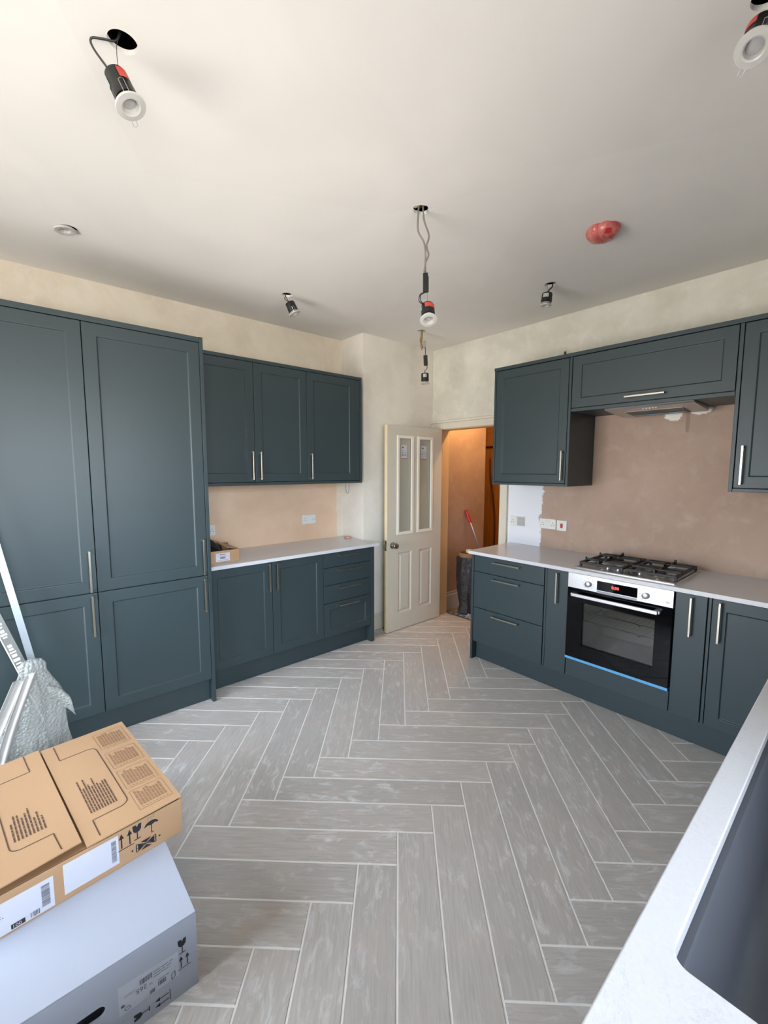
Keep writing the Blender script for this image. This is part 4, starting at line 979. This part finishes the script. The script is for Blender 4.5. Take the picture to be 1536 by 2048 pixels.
t1, Mx, L = downlight('black and white spotlight with red sticker hanging near the left, its round hole beside it', (-1.541, .301, 2.748), (-1.532, .344, 2.637), (.28, -.06, 0), red=(.35, 1.25), sticker=(-1.5, -.95), L=.104)
tp = t1.location
wires(t1, [[tp+Vector((0, -.012, 0)), (-1.562, .262, 2.766), (-1.556, .258, 2.785), (-1.549, .285, 2.794), (-1.543, .318, 2.806), (-1.54, .33, 2.85)]], r=.003)
wires(t1, [[tp+Vector((.0, .01, 0)), (-1.545, .318, 2.79), (-1.54, .33, 2.83)]], r=.0009)
t2, Mx, L = downlight('spotlight with red sticker hanging at the top right corner', (-.285, 1.552, 2.752), (-.295, 1.516, 2.652), (.08, -.25, 0), red=(-1.5, -.45), sticker=(.6, 1.2), L=.100)
wires(t2, [[t2.location, t2.location+Vector((.02, .01, .03)), (-.27, 1.58, 2.84)]], r=.003)
t3, Mx, L = downlight('spotlight with red sticker dangling lowest on long grey wires in the middle of the ceiling', (-1.508, 1.588, 2.388), (-1.500, 1.594, 2.298), (.30, -.36, 0), r=.033, red=(-.35, 1.3), sticker=(-1.7, -1.0), clips=False, L=.092)
tp = t3.location
def dlt(a): return Vector(a)
wires(t3, [[(-1.535, 1.56, 2.85), (-1.535, 1.55, 2.77), (-1.530, 1.548, 2.70), (-1.516, 1.575, 2.65), (-1.512, 1.580, 2.58), (-1.514, 1.575, 2.52)],
           [(-1.525, 1.57, 2.85), (-1.522, 1.578, 2.76), (-1.508, 1.598, 2.69), (-1.510, 1.585, 2.64), (-1.505, 1.594, 2.60), (-1.512, 1.580, 2.56), (-1.513, 1.582, 2.52)]], greyw_m, .0042)
m = MB(); m.M = axisM(Vector((-1.513, 1.582, 2.515))-tp, (.01, 0, -1)); m.box(-.012, .012, -.010, .010, 0, .088); m.box(-.016, .006, .004, .014, .01, .085); m.build('connector', blackp_m, t3, bevel=.003)
wires(t3, [[(-1.513, 1.582, 2.428), (-1.525, 1.56, 2.415), (-1.528, 1.555, 2.385), tp+Vector((-.01, -.014, 0))], [(-1.510, 1.584, 2.428), (-1.524, 1.562, 2.412), (-1.522, 1.562, 2.385), tp+Vector((-.006, -.01, 0))]], darkw_m, .0022)
wires(t3, [[(-1.510, 1.586, 2.50), (-1.508, 1.589, 2.44), tp]], ochre_m, .0008)
t4, Mx, L = downlight('small black spotlight hanging on a clip in the far corner above the door', (-2.760, 2.893, 2.437), (-2.759, 2.894, 2.345), (0, 0, 0), r=.034, R=.040, bezel=True, clips=False, sticker=(-.5, .45))
tp = t4.location
wires(t4, [[(-2.785, 2.869, 2.85), (-2.783, 2.868, 2.77), (-2.79, 2.862, 2.72), (-2.782, 2.868, 2.68), (-2.775, 2.872, 2.655)], [(-2.78, 2.873, 2.85), (-2.78, 2.87, 2.75), (-2.785, 2.865, 2.69), (-2.779, 2.868, 2.64)]], ochre_m, .007)
wires(t4, [[(-2.765, 2.885, 2.70), (-2.758, 2.892, 2.65), (-2.757, 2.893, 2.585)]], darkw_m, .0035)
m = MB(); m.M = Matrix.Translation(Vector((-2.766, 2.885, 2.66))-tp); m.box(-.014, .012, -.01, .01, 0, .055); m.build('terminal_block', silverst_m, t4, bevel=.002)
m = MB(); m.M = axisM(Vector((-2.757, 2.893, 2.59))-tp, (.02, .06, -1)); m.box(-.018, .018, -.012, .012, 0, .088); m.build('connector', blackp_m, t4, bevel=.003)
wires(t4, [[(-2.757, 2.893, 2.505), (-2.745, 2.905, 2.49), (-2.748, 2.90, 2.47), (-2.76, 2.89, 2.455), tp]], darkw_m, .003)
t5, Mx, L = downlight('black spotlight with white rim tilted under its hole above the left wall cabinets', (-2.848, 1.594, 2.757), (-2.834, 1.622, 2.680), (.06, .05, 0), r=.034, sticker=(-1.6, -1.1))
tp = t5.location
wires(t5, [[(-2.862, 1.57, 2.84), (-2.862, 1.565, 2.79), (-2.866, 1.562, 2.775), tp], [(-2.86, 1.572, 2.84), (-2.858, 1.567, 2.79), tp]], darkw_m, .0025); wires(t5, [[(-2.848, 1.60, 2.81), tp]], greyw_m, .0008)
t6, Mx, L = downlight('black spotlight with silver sticker hanging under its hole near the far wall cabinets', (-1.556, 2.806, 2.752), (-1.562, 2.802, 2.672), (0, 0, 0), r=.034, R=.036, clips=False, sticker=(-.8, .3))
tp = t6.location
wires(t6, [[(-1.53, 2.825, 2.84), (-1.53, 2.82, 2.79), (-1.545, 2.81, 2.77), tp]], darkw_m, .0045); wires(t6, [[(-1.556, 2.806, 2.81), tp]], greyw_m, .0008)
t7, Mx, L = downlight('white-rimmed spotlight pushed into its hole above the tall cabinets', (-2.843, .300, 2.89), (-2.841, .304, 2.791), (0, .06, 0), r=.034, R=.049, clips=False, sticker=False)
m = MB(); m.tube([Vector(p)-t7.location for p in [(-2.80, .345, 2.789), (-2.785, .352, 2.772), (-2.79, .364, 2.772), (-2.81, .356, 2.789)]], .0012, 6); m.build('spring_clip', steel_m, t7, smooth=True)
sd = thing('smoke_alarm', 'ceiling smoke alarm under a red plastic dust cover', 'smoke alarm', (-1.030, 2.387, HC))
m = MB(); m.lathe([(.058, 0), (.058, -.018), (.05, -.034), (.01, -.038)], 36); m.build('alarm', whitep_m, sd, smooth=True)
m = MB(); wobble(m, [(.078, -.001, 0, 0), (.080, -.012, 0, 0), (.074, -.030, 0, 0), (.060, -.044, 0, 0), (.03, -.052, 0, 0), (.008, -.053, 0, 0)], 48, .10, 2.2); m.build('dust_cover', cover_m, sd, smooth=True)
m = MB(); m.M = axisM((.045, -.048, -.040), (.6, -.5, -.65)); m.box(-.015, .015, -.012, .012, 0, .006); m.build('tab', red_m, sd, bevel=.003)['label'] = 'darker red tab'

for o in bpy.data.objects:
    if o.type == 'MESH' and o.name.split('.')[0] in ('printing', 'printed_marks', 'lettering', 'markings', 'bristles', 'digits'): o['kind'] = 'stuff'
